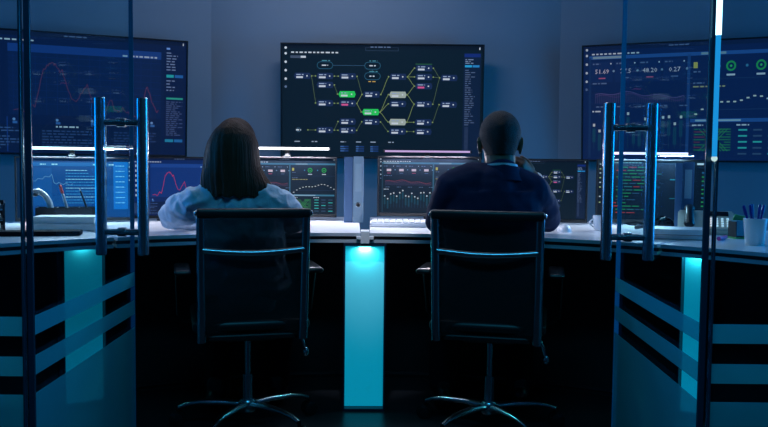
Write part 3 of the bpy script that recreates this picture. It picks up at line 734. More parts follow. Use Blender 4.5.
# ------------------------------------------------------------------ chairs
def make_chair(label):
    t = thing('office_chair', label, 'chair', group='chrome office chairs')
    W = 0.202
    zs = [0.385, 0.42, 0.50, 0.60, 0.70, 0.80, 0.855]
    ys = [-0.205, -0.212, -0.22, -0.226, -0.234, -0.246, -0.254]
    for s in (-1, 1):
        bm = bmesh.new()
        sweep(bm, [(s * (W - 0.018 + 0.004 * (z - 0.385) / 0.47), y, z) for y, z in zip(ys, zs)], 0.0155, 12, 0.009, (1, 0, 0))
        link('side_frame', bm, MT['chrome'], t, True)
    bm = bmesh.new()
    n = 10
    rings = []
    for z, y in zip(zs, ys):
        rings.append([(-W + 0.02 + 2 * (W - 0.02) * i / n, y + 0.010 - 0.030 * math.sin(PI * i / n) * -1 - 0.0, z) for i in range(n + 1)])
    grid = [[bm.verts.new(p) for p in r] for r in rings]
    for a, b in zip(grid, grid[1:]):
        for i in range(n): bm.faces.new((a[i], a[i + 1], b[i + 1], b[i]))
    o = link('backrest', bm, MT['mesh'], t, True)
    md = o.modifiers.new('thick', 'SOLIDIFY'); md.thickness = 0.004
    bm = bmesh.new(); box(bm, (0, -0.256, 0.856), (2 * W + 0.004, 0.032, 0.034), bevel=0.011, seg=3); link('top_rail', bm, MT['black'], t, True)
    for s in (-1, 1):
        bm = bmesh.new(); ell(bm, (s * (W + 0.004), -0.258, 0.856), (0.005, 0.009, 0.009)); link('rail_cap', bm, MT['chrome'], t, True)
    bm = bmesh.new(); sweep(bm, [(-W + 0.02 + 2 * (W - 0.02) * i / 10, -0.240 - 0.014 * 0 + 0.0 , 0.722 - 0.012 * math.sin(PI * i / 10)) for i in range(11)], 0.011, 10, 0.007, (0, 0, 1)); link('cross_bar', bm, MT['chrome'], t, True)
    # seat: cushion with rounded front
    bm = bmesh.new(); box(bm, (0, 0.03, 0.435), (0.43, 0.44, 0.045), bevel=0.02, seg=4); link('seat', bm, MT['black'], t, True)
    bm = bmesh.new(); box(bm, (0, 0.02, 0.385), (0.20, 0.26, 0.05), bevel=0.012); box(bm, (0, -0.14, 0.395), (0.34, 0.10, 0.022), bevel=0.006)
    for s in (-1, 1): box(bm, (s * 0.18, -0.175, 0.402), (0.03, 0.07, 0.02), bevel=0.005)
    link('seat_mechanism', bm, MT['black'], t)
    for s in (-1, 1):
        bm = bmesh.new(); sweep(bm, [(s * 0.17, 0.10, 0.40), (s * 0.235, 0.10, 0.41), (s * 0.262, 0.09, 0.44), (s * 0.268, 0.03, 0.60), (s * 0.262, -0.02, 0.622)], 0.010, 10, 0.007, (0, 1, 0.2)); 
        link('arm_support', bm, MT['black'], t, True)
        bm = bmesh.new(); box(bm, (s * 0.248, 0.0, 0.628), (0.060, 0.25, 0.020), bevel=0.010, seg=3); link('armrest', bm, MT['black'], t, True)
    bm = bmesh.new(); sweep(bm, [(0.09, -0.02, 0.385), (0.19, -0.06, 0.38), (0.205, -0.07, 0.35), (0.215, -0.075, 0.315)], 0.006, 8); ell(bm, (0.217, -0.076, 0.305), (0.011, 0.011, 0.018)); link('tilt_lever', bm, MT['chrome'], t, True)
    bm = bmesh.new(); sweep(bm, [(0, 0, 0.20), (0, 0, 0.37)], 0.011, 16); link('gas_piston', bm, MT['chrome'], t, True)
    bm = bmesh.new(); sweep(bm, [(0, 0, 0.10), (0, 0, 0.21)], 0.019, 16); link('column', bm, MT['chrome'], t, True)
    bm = bmesh.new(); lathe(bm, [(0, 0.062), (0.03, 0.062), (0.036, 0.072), (0.036, 0.102), (0.028, 0.111), (0, 0.111)], 20); link('base_hub', bm, MT['chrome'], t, True)
    for k in range(5):
        a = 2 * PI * k / 5 + 0.35
        ca, sa = math.cos(a), math.sin(a)
        bm = bmesh.new()
        sweep(bm, [(ca * r, sa * r, z) for r, z in ((0.02, 0.091), (0.10, 0.096), (0.19, 0.094), (0.24, 0.085), (0.272, 0.072))], [0.019, 0.017, 0.014, 0.012, 0.010], 12, [0.014, 0.012, 0.010, 0.009, 0.008], (-sa, ca, 0))
        link('base_leg', bm, MT['chrome'], t, True)
        bm = bmesh.new()
        T = Vector((-sa, ca, 0))
        for s in (-1, 1):
            p0 = Vector((ca * 0.278, sa * 0.278, 0.0275)) + T * (s * 0.008); p1 = p0 + T * (s * 0.016)
            sweep(bm, [p0, p0 + T * (s * 0.002), p1 - T * (s * 0.002), p1], [0.022, 0.0275, 0.0275, 0.022], 18)
        sweep(bm, [(ca * 0.278, sa * 0.278, 0.03), (ca * 0.276, sa * 0.276, 0.078)], 0.007, 10)
        link('caster', bm, MT['blackgloss'], t, True)
    return t
def copy_tree(o, parent=None):
    c = o.copy(); COL.objects.link(c)
    if parent: c.parent = parent
    for chd in list(o.children): copy_tree(chd, c)
    return c
wc = P(242, 400, 3.10); wb = P(254.5, 210, 2.85)
chW = make_chair('chrome-framed black office chair under the woman in the denim shirt')
chM = copy_tree(chW); chM['label'] = 'chrome-framed black office chair under the man in the navy suit'
def set_chair(c, bx, by, yaw):
    # by/bx: centre of the top rail
    rot = Matrix.Rotation(yaw, 2); off = rot @ Vector((0, -0.256))
    c.location = (bx - off.x, by - off.y, 0); c.rotation_euler = (0, 0, yaw)
set_chair(chW, wb.x, 2.85, math.radians(15))
mb = P(487, 214, 2.85)
set_chair(chM, mb.x, 2.85, math.radians(-12))

# ------------------------------------------------------------------ people
def finger_set(bm, wrist, dirv, palm_n, curl, L=0.17, mirror=1, thumb_side=1, scale=1.0):
    """hand: palm plus four unequal curled fingers and a thumb; dirv = along the hand, palm_n = out of the palm"""
    d = Vector(dirv).normalized(); n = Vector(palm_n); n = (n - d * n.dot(d)).normalized(); s = d.cross(n) * thumb_side
    w = Vector(wrist); k = scale
    limb(bm, [w, w + d * 0.035 * k, w + d * 0.085 * k], [0.024 * k, 0.034 * k, 0.038 * k], [0.019 * k, 0.016 * k, 0.014 * k], side=s)
    lens = [0.072, 0.080, 0.075, 0.058]
    for i, l in enumerate(lens):
        off = (1.5 - i) * 0.0195 * k
        p = w + d * (0.086 - 0.004 * abs(i - 1)) * k + s * off
        a = 0.15; pts = [p - d * 0.02 * k, p]
        for j, q in enumerate((0.45, 0.30, 0.25)):
            a += curl * (0.75 + 0.2 * j)
            p = p + (d * math.cos(a) + n * math.sin(a)) * (l * q * k); pts.append(p)
        r = 0.0095 * k
        limb(bm, pts, [r * 1.05, r * 1.05, r, r * 0.92, r * 0.8], n=10)
    p = w + d * 0.022 * k + s * 0.028 * k
    t1 = (d * 0.75 + s * 0.75 + n * 0.35).normalized(); t2 = (d * 1.0 + s * 0.25 + n * 0.5).normalized()
    limb(bm, [w + d * 0.02 * k, p, p + t1 * 0.035 * k, p + t1 * 0.035 * k + t2 * 0.030 * k], [0.013 * k, 0.014 * k, 0.011 * k, 0.0085 * k], n=10)

def head_shape(bm, c, yaw, pitch, k=1.0, wid=0.077):
    """skull, jaw, nose, brow, lips, ears; faces +Y before turning"""
    R = Euler((pitch, 0, yaw)).to_matrix()
    T = lambda x, y, z: Vector(c) + R @ (Vector((x, y, z)) * k)
    E = lambda p, r: ell(bm, T(*p), [q * k for q in r], R)
    E((0, -0.012, 0.030), (wid, 0.095, 0.088)); E((0, 0.020, -0.030), (wid * 0.80, 0.072, 0.085)); E((0, 0.052, -0.075), (0.036, 0.034, 0.034))
    E((0, 0.078, 0.028), (0.050, 0.018, 0.014)); E((0, 0.088, -0.052), (0.022, 0.010, 0.007)); E((0, 0.087, -0.062), (0.020, 0.010, 0.007))
    limb(bm, [T(0, 0.084, 0.012), T(0, 0.100, -0.012), T(0, 0.106, -0.026)], [0.009 * k, 0.011 * k, 0.014 * k], n=10)
    for s in (-1, 1):
        E((s * 0.013, 0.094, -0.030), (0.009, 0.010, 0.007)); E((s * 0.045, 0.062, -0.014), (0.022, 0.022, 0.020))
        Re = R @ Euler((0, 0, s * 0.45)).to_matrix()
        ell(bm, T(s * (wid + 0.001), -0.006, -0.012), (0.008 * k, 0.018 * k, 0.031 * k), Re)
        ell(bm, T(s * (wid + 0.006), -0.013, 0.000), (0.005 * k, 0.014 * k, 0.022 * k), Re)
        ell(bm, T(s * (wid + 0.001), 0.000, -0.038), (0.006 * k, 0.009 * k, 0.010 * k), Re)
    return T, R

def eyes(parent, T, R, k):
    for s in (-1, 1):
        bm = bmesh.new(); ell(bm, T(s * 0.031, 0.075, 0.006), (0.013 * k,) * 3, R, 14, 10); e = link('eye', bm, MT['eye'], parent, True)
        bm = bmesh.new(); ell(bm, T(s * 0.031, 0.086, 0.006), (0.006 * k, 0.003 * k, 0.006 * k), R, 12, 8); link('iris', bm, MT['blackgloss'], e, True)

# ---- the man
def build_man():
    cx = P(494, 200, 3.05).x
    hc = P(500, 142.5, 3.13)
    pel = Vector((cx - 0.015, 3.10, 0.575)); chest = Vector((cx, 3.08, 0.80)); neck = Vector((hc.x - 0.002, 3.085, 1.02))
    shL = P(454, 188, 3.08); shR = P(531, 192, 3.09)
    elL = P(439, 243, 3.16); elR = P(547, 231, 3.37); elR.z = max(elR.z, TOP + 0.058)
    elL.z = max(elL.z, TOP + 0.062)
    wrL = Vector((elL.x + 0.06, 3.42, TOP + 0.050))
    wrR = P(533, 177.5, 3.25)
    root = thing('person', 'man in a navy suit seated on the right with a fist to his jaw', 'person', (pel.x, pel.y, 0))
    off = Vector((-pel.x, -pel.y, 0))
    o = lambda p: Vector(p) + off
    hipL, hipR = pel + Vector((-0.09, 0, 0)), pel + Vector((0.09, 0, 0))
    knL, knR = Vector((cx - 0.15, 3.43, 0.555)), Vector((cx + 0.17, 3.43, 0.555))
    anL, anR = Vector((cx - 0.16, 3.40, 0.10)), Vector((cx + 0.18, 3.46, 0.10))
    bm = bmesh.new()
    T, R = head_shape(bm, o(hc), -0.10, math.radians(-6), 1.0, 0.077)
    limb(bm, [o(neck) + Vector((0, 0, -0.06)), o(neck) + Vector((0, 0.006, 0.0)), o(hc) + Vector((0, -0.012, -0.03))], [0.066, 0.058, 0.058], n=18)
    limb(bm, [o(pel), o(pel.lerp(chest, 0.5)), o(chest), o(chest) + Vector((0, 0.0, 0.11))], [0.15, 0.135, 0.15, 0.13], [0.11, 0.10, 0.105, 0.065], (1, 0, 0), 20)
    for a in ([shL, elL, wrL], [shR, elR, wrR]): limb(bm, [o(p) for p in a], [0.048, 0.042, 0.028], n=14)
    for hip, kn, an in ((hipL, knL, anL), (hipR, knR, anR)):
        limb(bm, [o(hip), o(kn), o(an)], [0.075, 0.052, 0.036], n=14)
        limb(bm, [o(an) + Vector((0, -0.02, -0.04)), o(an) + Vector((0, 0.14, -0.06))], [0.035, 0.028], n=12)
    # right hand: loose fist against the jaw; left hand lying on the desk
    jaw = hc + Vector((0.060, 0.055, -0.085))
    finger_set(bm, o(wrR), (hc + Vector((0.072, 0.055, -0.070))) - wrR, (-0.9, 0.2, 0.2), 0.75, thumb_side=-1)
    finger_set(bm, o(wrL), (0.15, 1, -0.22), (0.1, -0.2, -1), 0.22, thumb_side=-1)
    me = fuse(bm, 0.0052, 3)
    body = link_mesh('body', me, MT['skindark'], root, True)
    eyes(root, T, R, 1.0)
    # short hair: a close cap cut at hairline, nape and around the ears
    bm = bmesh.new()
    q = bmesh.ops.create_uvsphere(bm, u_segments=48, v_segments=36, radius=1.0)
    for v in bm.verts:
        rr = math.hypot(v.co.x, v.co.y)
        if v.co.z < -0.3 and rr > 1e-4:
            k = (0.954 - 0.26 * (-0.3 - v.co.z) / 0.7) / rr if v.co.z > -0.97 else 1.0
            v.co.x *= max(k, 1.0); v.co.y *= max(k, 1.0)
    for v in bm.verts: v.co = Vector((v.co.x * 0.0805, v.co.y * 0.0985 - 0.012, v.co.z * 0.0915 + 0.030))
    ell_lo = []
    def keep(p):
        if p.y > 0.045 and p.z < 0.075: return False
        if p.y > -0.03 and p.z < 0.02 : return False
        return p.z > -0.056
    bmesh.ops.delete(bm, geom=[f for f in bm.faces if not keep(f.calc_center_median())], context='FACES')
    for v in bm.verts:
        v.co += v.co.normalized() * 0.0012 * noise.noise(v.co * 90)
        v.co = T(*v.co)
    hr = link('hair', bm, MT['hairblack'], root, True); md = hr.modifiers.new('t', 'SOLIDIFY'); md.thickness = 0.005; md.offset = -1
    # jacket
    bm = bmesh.new()
    limb(bm, [o(pel) + Vector((0, 0, -0.02)), o(pel.lerp(chest, 0.5)), o(chest) + Vector((0, 0, -0.02)), o(chest) + Vector((0, 0.0, 0.14))], [0.178, 0.172, 0.192, 0.186], [0.135, 0.130, 0.135, 0.110], (1, 0, 0), 24)
    # shoulder yoke and slope up to the collar
    limb(bm, [o(shL) + Vector((-0.004, 0, 0.010)), o(shL) + Vector((0.07, 0, 0.020)), o(neck) + Vector((0, 0, -0.060)), o(shR) + Vector((-0.06, 0, 0.018)), o(shR) + Vector((0.0, 0, 0.004))], [0.068, 0.080, 0.086, 0.080, 0.068], n=18)
    limb(bm, [o(neck) + Vector((0, -0.004, -0.06)), o(neck) + Vector((0, -0.004, -0.012))], [0.098, 0.072], [0.088, 0.068], (1, 0, 0), 20)
    limb(bm, [o(shL), o(shL.lerp(elL, 0.5)) + Vector((-0.006, 0, 0)), o(elL), o(elL.lerp(wrL, 0.9))], [0.074, 0.064, 0.056, 0.044], n=18)
    limb(bm, [o(shR), o(shR.lerp(elR, 0.5)) + Vector((0.012, 0, 0.0)), o(elR), o(elR.lerp(wrR, 0.86))], [0.074, 0.066, 0.056, 0.044], n=18)
    limb(bm, [o(elR), o(elR) + Vector((0, 0.004, 0.004))], [0.056, 0.05], n=14)
    def fold(c):
        a = noise.noise(Vector((c.x * 9, c.y * 9, c.z * 22))) * 0.006 + noise.noise(Vector((c.x * 26 + c.z * 20, c.y * 20, c.z * 9))) * 0.003
        return a
    me = fuse(bm, 0.007, 6, 0.5, fold)
    link_mesh('suit_jacket', me, MT['suit'], root, True)
    # shirt collar line just above the jacket
    bm = bmesh.new()
    cc = o(neck) + Vector((0, 0.002, 0.004))
    rings = []
    for z, rr in ((-0.03, 0.0665), (0.011, 0.0655), (0.0115, 0.0615), (-0.03, 0.0625)):
        rings.append([bm.verts.new(cc + Vector((rr * math.sin(a), rr * 0.98 * math.cos(a) , z - 0.010 * math.cos(a)))) for a in [2 * PI * i / 32 for i in range(32)]])
    for A, B in zip(rings, rings[1:] + rings[:1]):
        for i in range(32): bm.faces.new((A[i], A[(i + 1) % 32], B[(i + 1) % 32], B[i]))
    link('shirt_collar', bm, MT['collar'], root, True)
    bm = bmesh.new(); rings = []
    cj = cc + Vector((0, -0.003, -0.006))
    for z, rr in ((-0.050, 0.098), (-0.022, 0.082), (0.004, 0.073), (0.0045, 0.069), (-0.022, 0.071), (-0.050, 0.080)):
        rings.append([bm.verts.new(cj + Vector((rr * math.sin(a), rr * math.cos(a), z - (0.014 + (0.02 if math.cos(a) > 0 else 0)) * math.cos(a)))) for a in [2 * PI * i / 40 for i in range(40)]])
    for A, B in zip(rings, rings[1:] + rings[:1]):
        for i in range(40): bm.faces.new((A[i], A[(i + 1) % 40], B[(i + 1) % 40], B[i]))
    link('jacket_collar', bm, MT['suit'], root, True)
    # cuff at the right wrist
    bm = bmesh.new(); ax = (wrR - elR).normalized(); sweep(bm, [o(elR.lerp(wrR, 0.90)), o(elR.lerp(wrR, 0.99))], [0.037, 0.036], 18); link('shirt_cuff', bm, MT['collar'], root, True)
    trousers(root, o, hipL, hipR, knL, knR, anL, anR, pel, 1.0)
    return root

def trousers(root, o, hipL, hipR, knL, knR, anL, anR, pel, k):
    bm = bmesh.new()
    for hip, kn, an in ((hipL, knL, anL), (hipR, knR, anR)):
        limb(bm, [o(hip), o(hip.lerp(kn, 0.5)), o(kn), o(kn.lerp(an, 0.5)), o(an)], [0.092 * k, 0.085 * k, 0.070 * k, 0.066 * k, 0.060 * k], n=16)
    limb(bm, [o(pel) + Vector((-0.07, -0.01, 0)), o(pel) + Vector((0.07, -0.01, 0))], [0.100 * k, 0.100 * k], n=18)
    me = fuse(bm, 0.009, 5, 0.5, lambda c: 0.004 * noise.noise(c * 16))
    link_mesh('trousers', me, MT['trouser'], root, True)
    for an in (anL, anR):
        bm = bmesh.new()
        a = o(an)
        limb(bm, [a + Vector((0, -0.05, -0.055)), a + Vector((0, 0.05, -0.056)), a + Vector((0, 0.17, -0.066))], [0.040, 0.040, 0.030], [0.042, 0.040, 0.030], (1, 0, 0), 14)
        limb(bm, [a + Vector((0, -0.02, -0.05)), a + Vector((0, -0.02, 0.01))], [0.044, 0.042], n=14)
        for v in bm.verts: v.co.z = max(v.co.z, 0.004)
        me = fuse(bm, 0.006, 3)
        link_mesh('shoe', me, MT['shoe'], root, True)

# ---- the woman
def build_woman():
    cx = P(239, 200, 3.05).x
    hc = P(235, 150, 3.12)
    pel = Vector((cx + 0.02, 3.11, 0.57)); chest = Vector((cx + 0.005, 3.10, 0.755)); neck = Vector((hc.x, 3.10, 0.975))
    shL = P(203, 202, 3.10); shR = P(272, 203, 3.10)
    elL = P(173, 229, 3.30); elR = P(293, 232, 3.24)
    elL.z = TOP + 0.060; elR.z = max(elR.z, TOP + 0.060)
    wrL = Vector((elL.x + 0.15, 3.52, TOP + 0.036)); wrR = Vector((elR.x - 0.10, 3.50, TOP + 0.040))
    root = thing('person', 'woman with long brown hair in a pale denim shirt seated on the left', 'person', (pel.x, pel.y, 0))
    off = Vector((-pel.x, -pel.y, 0)); o = lambda p: Vector(p) + off
    hipL, hipR = pel + Vector((-0.085, 0, 0)), pel + Vector((0.085, 0, 0))
    knL, knR = Vector((cx - 0.13, 3.42, 0.55)), Vector((cx + 0.11, 3.43, 0.55))
    anL, anR = Vector((cx - 0.15, 3.36, 0.10)), Vector((cx + 0.10, 3.42, 0.10))
    bm = bmesh.new()
    T, R = head_shape(bm, o(hc), -0.15, math.radians(-10), 0.95, 0.073)
    limb(bm, [o(neck) + Vector((0, 0, -0.07)), o(neck), o(hc) + Vector((0, -0.008, -0.03))], [0.055, 0.048, 0.050], n=18)
    limb(bm, [o(pel), o(pel.lerp(chest, 0.5)), o(chest), o(chest) + Vector((0, 0.0, 0.11))], [0.14, 0.115, 0.13, 0.125], [0.10, 0.085, 0.10, 0.075], (1, 0, 0), 20)
    for a in ([shL, elL, wrL], [shR, elR, wrR]): limb(bm, [o(p) for p in a], [0.042, 0.035, 0.024], n=14)
    for hip, kn, an in ((hipL, knL, anL), (hipR, knR, anR)):
        limb(bm, [o(hip), o(kn), o(an)], [0.072, 0.048, 0.032], n=14)
        limb(bm, [o(an) + Vector((0, -0.02, -0.045)), o(an) + Vector((0, 0.12, -0.065))], [0.030, 0.024], n=12)
    finger_set(bm, o(wrL), (0.35, 1, -0.16), (0.1, -0.2, -1), 0.25, thumb_side=-1, scale=0.92)
    finger_set(bm, o(wrR), (-0.30, 1, -0.16), (0, -0.2, -1), 0.25, thumb_side=1, scale=0.92)
    me = fuse(bm, 0.0052, 3)
    link_mesh('body', me, MT['skinlight'], root, True)
    eyes(root, T, R, 0.95)
    # hair: crown cap + long curtain round the back and sides
    bm = bmesh.new()
    ell(bm, T(0, -0.004, 0.036), (0.080, 0.090, 0.092), R, 28, 20)
    # carve the face open: only keep what lies behind the face plane
    Ri = R.transposed(); c0 = o(hc)
    def prof(y, half, xc): return y, half, xc
    lv = [(119, 5, 234, .035), (122, 10.5, 234, .058), (127, 16.5, 233.5, .080), (133, 21, 234, .094), (142, 25, 233.5, .104), (155, 27, 232.5, .107), (165, 28.5, 232.5, .105), (174, 32, 234, .103), (184, 36, 237, .100), (195, 32, 239, .098)]
    n = 26; grid = []; gi = []
    for y, hw, xc, dep in lv:
        ctr = o(P(xc, y + 1.5, 3.11)); a = hw * 3.11 / FPX
        row = []; ri = []
        for i in range(n + 1):
            th = -2.05 + 4.10 * i / n          # 0 = straight back
            zz = ctr.z - (0.006 * math.sin(i * 2.3) + 0.010 * noise.noise(Vector((i * 0.9, 2, 0)))) * (1 if y > 190 else 0)
            row.append(bm.verts.new((ctr.x + a * math.sin(th), ctr.y - 0.012 - dep * math.cos(th), zz)))
            ri.append(bm.verts.new((ctr.x + (a - 0.022) * math.sin(th), ctr.y - 0.012 - (dep - 0.022) * math.cos(th), zz + 0.004)))
        grid.append(row); gi.append(ri)
    for G, fl in ((grid, 1), (gi, -1)):
        for a, b in zip(G, G[1:]):
            for i in range(n): bm.faces.new((a[i], a[i + 1], b[i + 1], b[i]))
    for A, B in ((grid[0], gi[0]), (grid[-1], gi[-1])):
        for i in range(n): bm.faces.new((A[i], A[i + 1], B[i + 1], B[i]))
    for k in (0, n):
        for j in range(len(grid) - 1): bm.faces.new((grid[j][k], grid[j + 1][k], gi[j + 1][k], gi[j][k]))
    bmesh.ops.recalc_face_normals(bm, faces=bm.faces[:])
    def strands(c):
        d = c - c0; th = math.atan2(d.x, -d.y)
        low = max(0.0, min(1.0, (c0.z + 0.06 - c.z) / 0.1))
        return (0.0035 * noise.noise(Vector((th * 9, c.z * 3, 0))) + 0.0018 * noise.noise(Vector((th * 26, c.z * 5, 4)))) * (0.35 + 0.65 * low)
    me = fuse(bm, 0.0045, 9, 0.5, strands)
    # open the face
    b2 = bmesh.new(); b2.from_mesh(me)
    kill = []
    for f in b2.faces:
        q = Ri @ (f.calc_center_median() - c0)
        if q.y > 0.052 and q.z < 0.066 and abs(q.x) < 0.085: kill.append(f)
    bmesh.ops.delete(b2, geom=kill, context='FACES'); b2.to_mesh(me); b2.free()
    link_mesh('hair', me, MT['hairbrown'], root, True)
    # shirt
    bm = bmesh.new()
    limb(bm, [o(pel) + Vector((0, 0, -0.03)), o(pel.lerp(chest, 0.5)), o(chest), o(chest) + Vector((0, 0, 0.09))], [0.172, 0.158, 0.160, 0.150], [0.128, 0.118, 0.122, 0.100], (1, 0, 0), 24)
    limb(bm, [o(shL), o(chest) + Vector((-0.05, 0, 0.150)), o(neck) + Vector((0, 0, -0.05)), o(chest) + Vector((0.05, 0, 0.150)), o(shR)], [0.066, 0.072, 0.066, 0.072, 0.066], n=18)
    limb(bm, [o(neck) + Vector((0, 0, -0.05)), o(neck) + Vector((0, 0, -0.005))], [0.075, 0.060], n=18)
    mL = shL.lerp(elL, 0.5) + Vector((-0.008, 0, 0.012)); mR = shR.lerp(elR, 0.5) + Vector((0.010, 0, 0.004))
    limb(bm, [o(shL), o(mL), o(elL), o(elL.lerp(wrL, 0.45)), o(elL.lerp(wrL, 0.92))], [0.068, 0.066, 0.056, 0.047, 0.036], n=18)
    limb(bm, [o(shR), o(mR), o(elR), o(elR.lerp(wrR, 0.45)), o(elR.lerp(wrR, 0.92))], [0.068, 0.064, 0.054, 0.046, 0.038], n=18)
    def fold(c):
        return 0.010 * noise.noise(Vector((c.x * 11, c.y * 11, c.z * 16))) - 0.020 * abs(noise.noise(Vector((c.x * 17 + c.z * 9, c.y * 15, c.z * 20 - c.x * 8)))) - 0.008 * abs(noise.noise(Vector((c.x * 38 + c.z * 20, c.y * 30, c.z * 22)))) + 0.008
    me = fuse(bm, 0.006, 5, 0.5, fold)
    link_mesh('denim_shirt', me, MT['denim'], root, True)
    trousers(root, o, hipL, hipR, knL, knR, anL, anR, pel, 0.92)
    return root
build_man()
build_woman()

# ------------------------------------------------------------------ things on the desk
def binder(px0, px1, ytop, Y, m, label, hole, group):
    c0 = P(px0, 200, Y); c1 = P(px1, 200, Y); w = c1.x - c0.x
    h = P((px0 + px1) / 2, ytop, Y).z - TOP
    t = thing('ring_binder', label, 'binder', ((c0.x + c1.x) / 2, Y, TOP), -math.atan2((c0.x + c1.x) / 2, Y), group)
    bm = bmesh.new()
    box(bm, (0, 0.002, h / 2), (w, 0.003, h), bevel=0.001)
    for s in (-1, 1): box(bm, (s * (w / 2 - 0.0015), 0.115, h / 2), (0.003, 0.225, h), bevel=0.001)
    link('cover', bm, m, t)
    bm = bmesh.new(); box(bm, (0, 0.115, h / 2), (w - 0.010, 0.20, h - 0.02)); link('pages', bm, MT['paper'], t)
    if hole:
        zz = h * 0.27
        bm = bmesh.new()
        n = 20; pts = [(0.0105 * math.cos(2 * PI * i / n), -0.001, zz + 0.0105 * math.sin(2 * PI * i / n)) for i in range(n + 1)]
        sweep(bm, pts, 0.0028, 8, caps=False); link('finger_ring', bm, MT['ring'], t, True)
        bm = bmesh.new(); sweep(bm, [(0, 0.0004, zz), (0, -0.0012, zz)], 0.0095, 18); link('finger_hole', bm, MT['black'], t)
        bm = bmesh.new()
        box(bm, (0, -0.0002, h * 0.68), (w * 0.62, 0.0012, h * 0.42))
        link('spine_label', bm, m if False else MT['binderlab'], t)
    return t
MT['binderlab'] = mat('binder_label', (0.42, 0.54, 0.62), 0.6, vary=0.08, vscale=30)
binder(344, 352.5, 157, 3.93, MT['binderblue'], 'dark blue binder in the middle, left of the pale one with a finger ring', False, 'upright binders')
binder(353.2, 363.3, 156.5, 3.93, MT['binderpale'], 'pale blue binder with a round finger ring, beside the desk gap', True, 'upright binders')
binder(675, 681.5, 163, 3.62, MT['binderblue'], 'thin plain blue binder in front of the code monitor, left of its neighbour', False, 'upright binders')
binder(682.4, 693, 162, 3.62, MT['binderblue'], 'blue binder with a round finger ring in front of the code monitor', True, 'upright binders')

# keyboard
k = onz(418, 224, TOP + 0.012)
t = thing('keyboard', 'white keyboard on the desk left of the man', 'keyboard', (k.x, k.y, TOP + 0.0035), -0.02)
bm = bmesh.new(); box(bm, (0, 0, 0.010), (0.44, 0.125, 0.018), Euler((0.06, 0, 0)), bevel=0.004); link('case', bm, MT['whiteplastic'], t)
bm = bmesh.new()
for r in range(5):
    for c_ in range(15): box(bm, (-0.203 + c_ * 0.029, -0.046 + r * 0.0225, 0.0215 + (-0.046 + r * 0.0225) * 0.06), (0.025, 0.019, 0.006), Euler((0.06, 0, 0)), bevel=0.002, seg=1)
link('keys', bm, MT['whiteplastic'], t)
# mouse
def lump(name, parent, rx, ry, rz, m, zcut=0.0):
    bm = bmesh.new(); ell(bm, (0, 0, 0), (rx, ry, rz), None, 24, 16)
    for v in bm.verts: v.co.z = max(v.co.z, zcut)
    return link(name, bm, m, parent, True)
p = onz(566, 232, TOP)
t = thing('computer_mouse', 'white computer mouse on the desk beside the man\'s right elbow', 'mouse', (p.x, p.y + 0.03, TOP), -0.1)
lump('shell', t, 0.031, 0.055, 0.034, MT['whiteplastic'])
bm = bmesh.new(); sweep(bm, [(-0.003, 0.034, 0.0285), (0.003, 0.034, 0.0285)], 0.006, 12); link('scroll_wheel', bm, MT['greyplastic'], t, True)
# mug behind the right handle
p = onz(603, 231, TOP)
t = thing('coffee_mug', 'small white mug behind the right door\'s handle', 'mug', (p.x, p.y + 0.03, TOP))
bm = bmesh.new(); lathe(bm, [(0, 0), (0.028, 0), (0.033, 0.006), (0.038, 0.066), (0.0365, 0.0675), (0.035, 0.064), (0.031, 0.008), (0, 0.006)], 28); link('cup', bm, MT['ceramic'], t, True)
bm = bmesh.new(); sweep(bm, [(-0.034 - 0.020 * math.sin(PI * i / 10), 0, 0.052 - 0.036 * i / 10) for i in range(11)], 0.004, 8); link('handle', bm, MT['ceramic'], t, True)
bm = bmesh.new(); lathe(bm, [(0, 0.050), (0.0335, 0.050), (0.0335, 0.051), (0, 0.051)], 24); link('coffee', bm, MT['black'], t)
# stacked books on the right
p = onz(683, 240.5, TOP)
def book(name, c, s, rz, cover, label, group):
    t = thing(name, label, 'book', c, rz, group)
    bm = bmesh.new(); box(bm, (0, 0, 0.002), (s[0], s[1], 0.0035)); box(bm, (0, 0, s[2] - 0.002), (s[0], s[1], 0.0035)); box(bm, (0, s[1] / 2 - 0.0018, s[2] / 2), (s[0], 0.0035, s[2]))
    link('cover', bm, cover, t)
    bm = bmesh.new(); box(bm, (0, -0.003, s[2] / 2), (s[0] - 0.010, s[1] - 0.010, s[2] - 0.0076)); link('pages', bm, MT['paper'], t)
    return t
rbk = (p.x, p.y + 0.10)
book('notebook', (rbk[0] + 0.008, rbk[1], TOP), (0.20, 0.15, 0.021), -0.30, MT['greyplastic'], 'grey notebook at the bottom of the stack on the right desk', 'books on the right desk')
book('notebook', (rbk[0], rbk[1] - 0.004, TOP + 0.0212), (0.23, 0.165, 0.021), -0.24, MT['whiteplastic'], 'white notebook on top of the grey one on the right desk', 'books on the right desk')
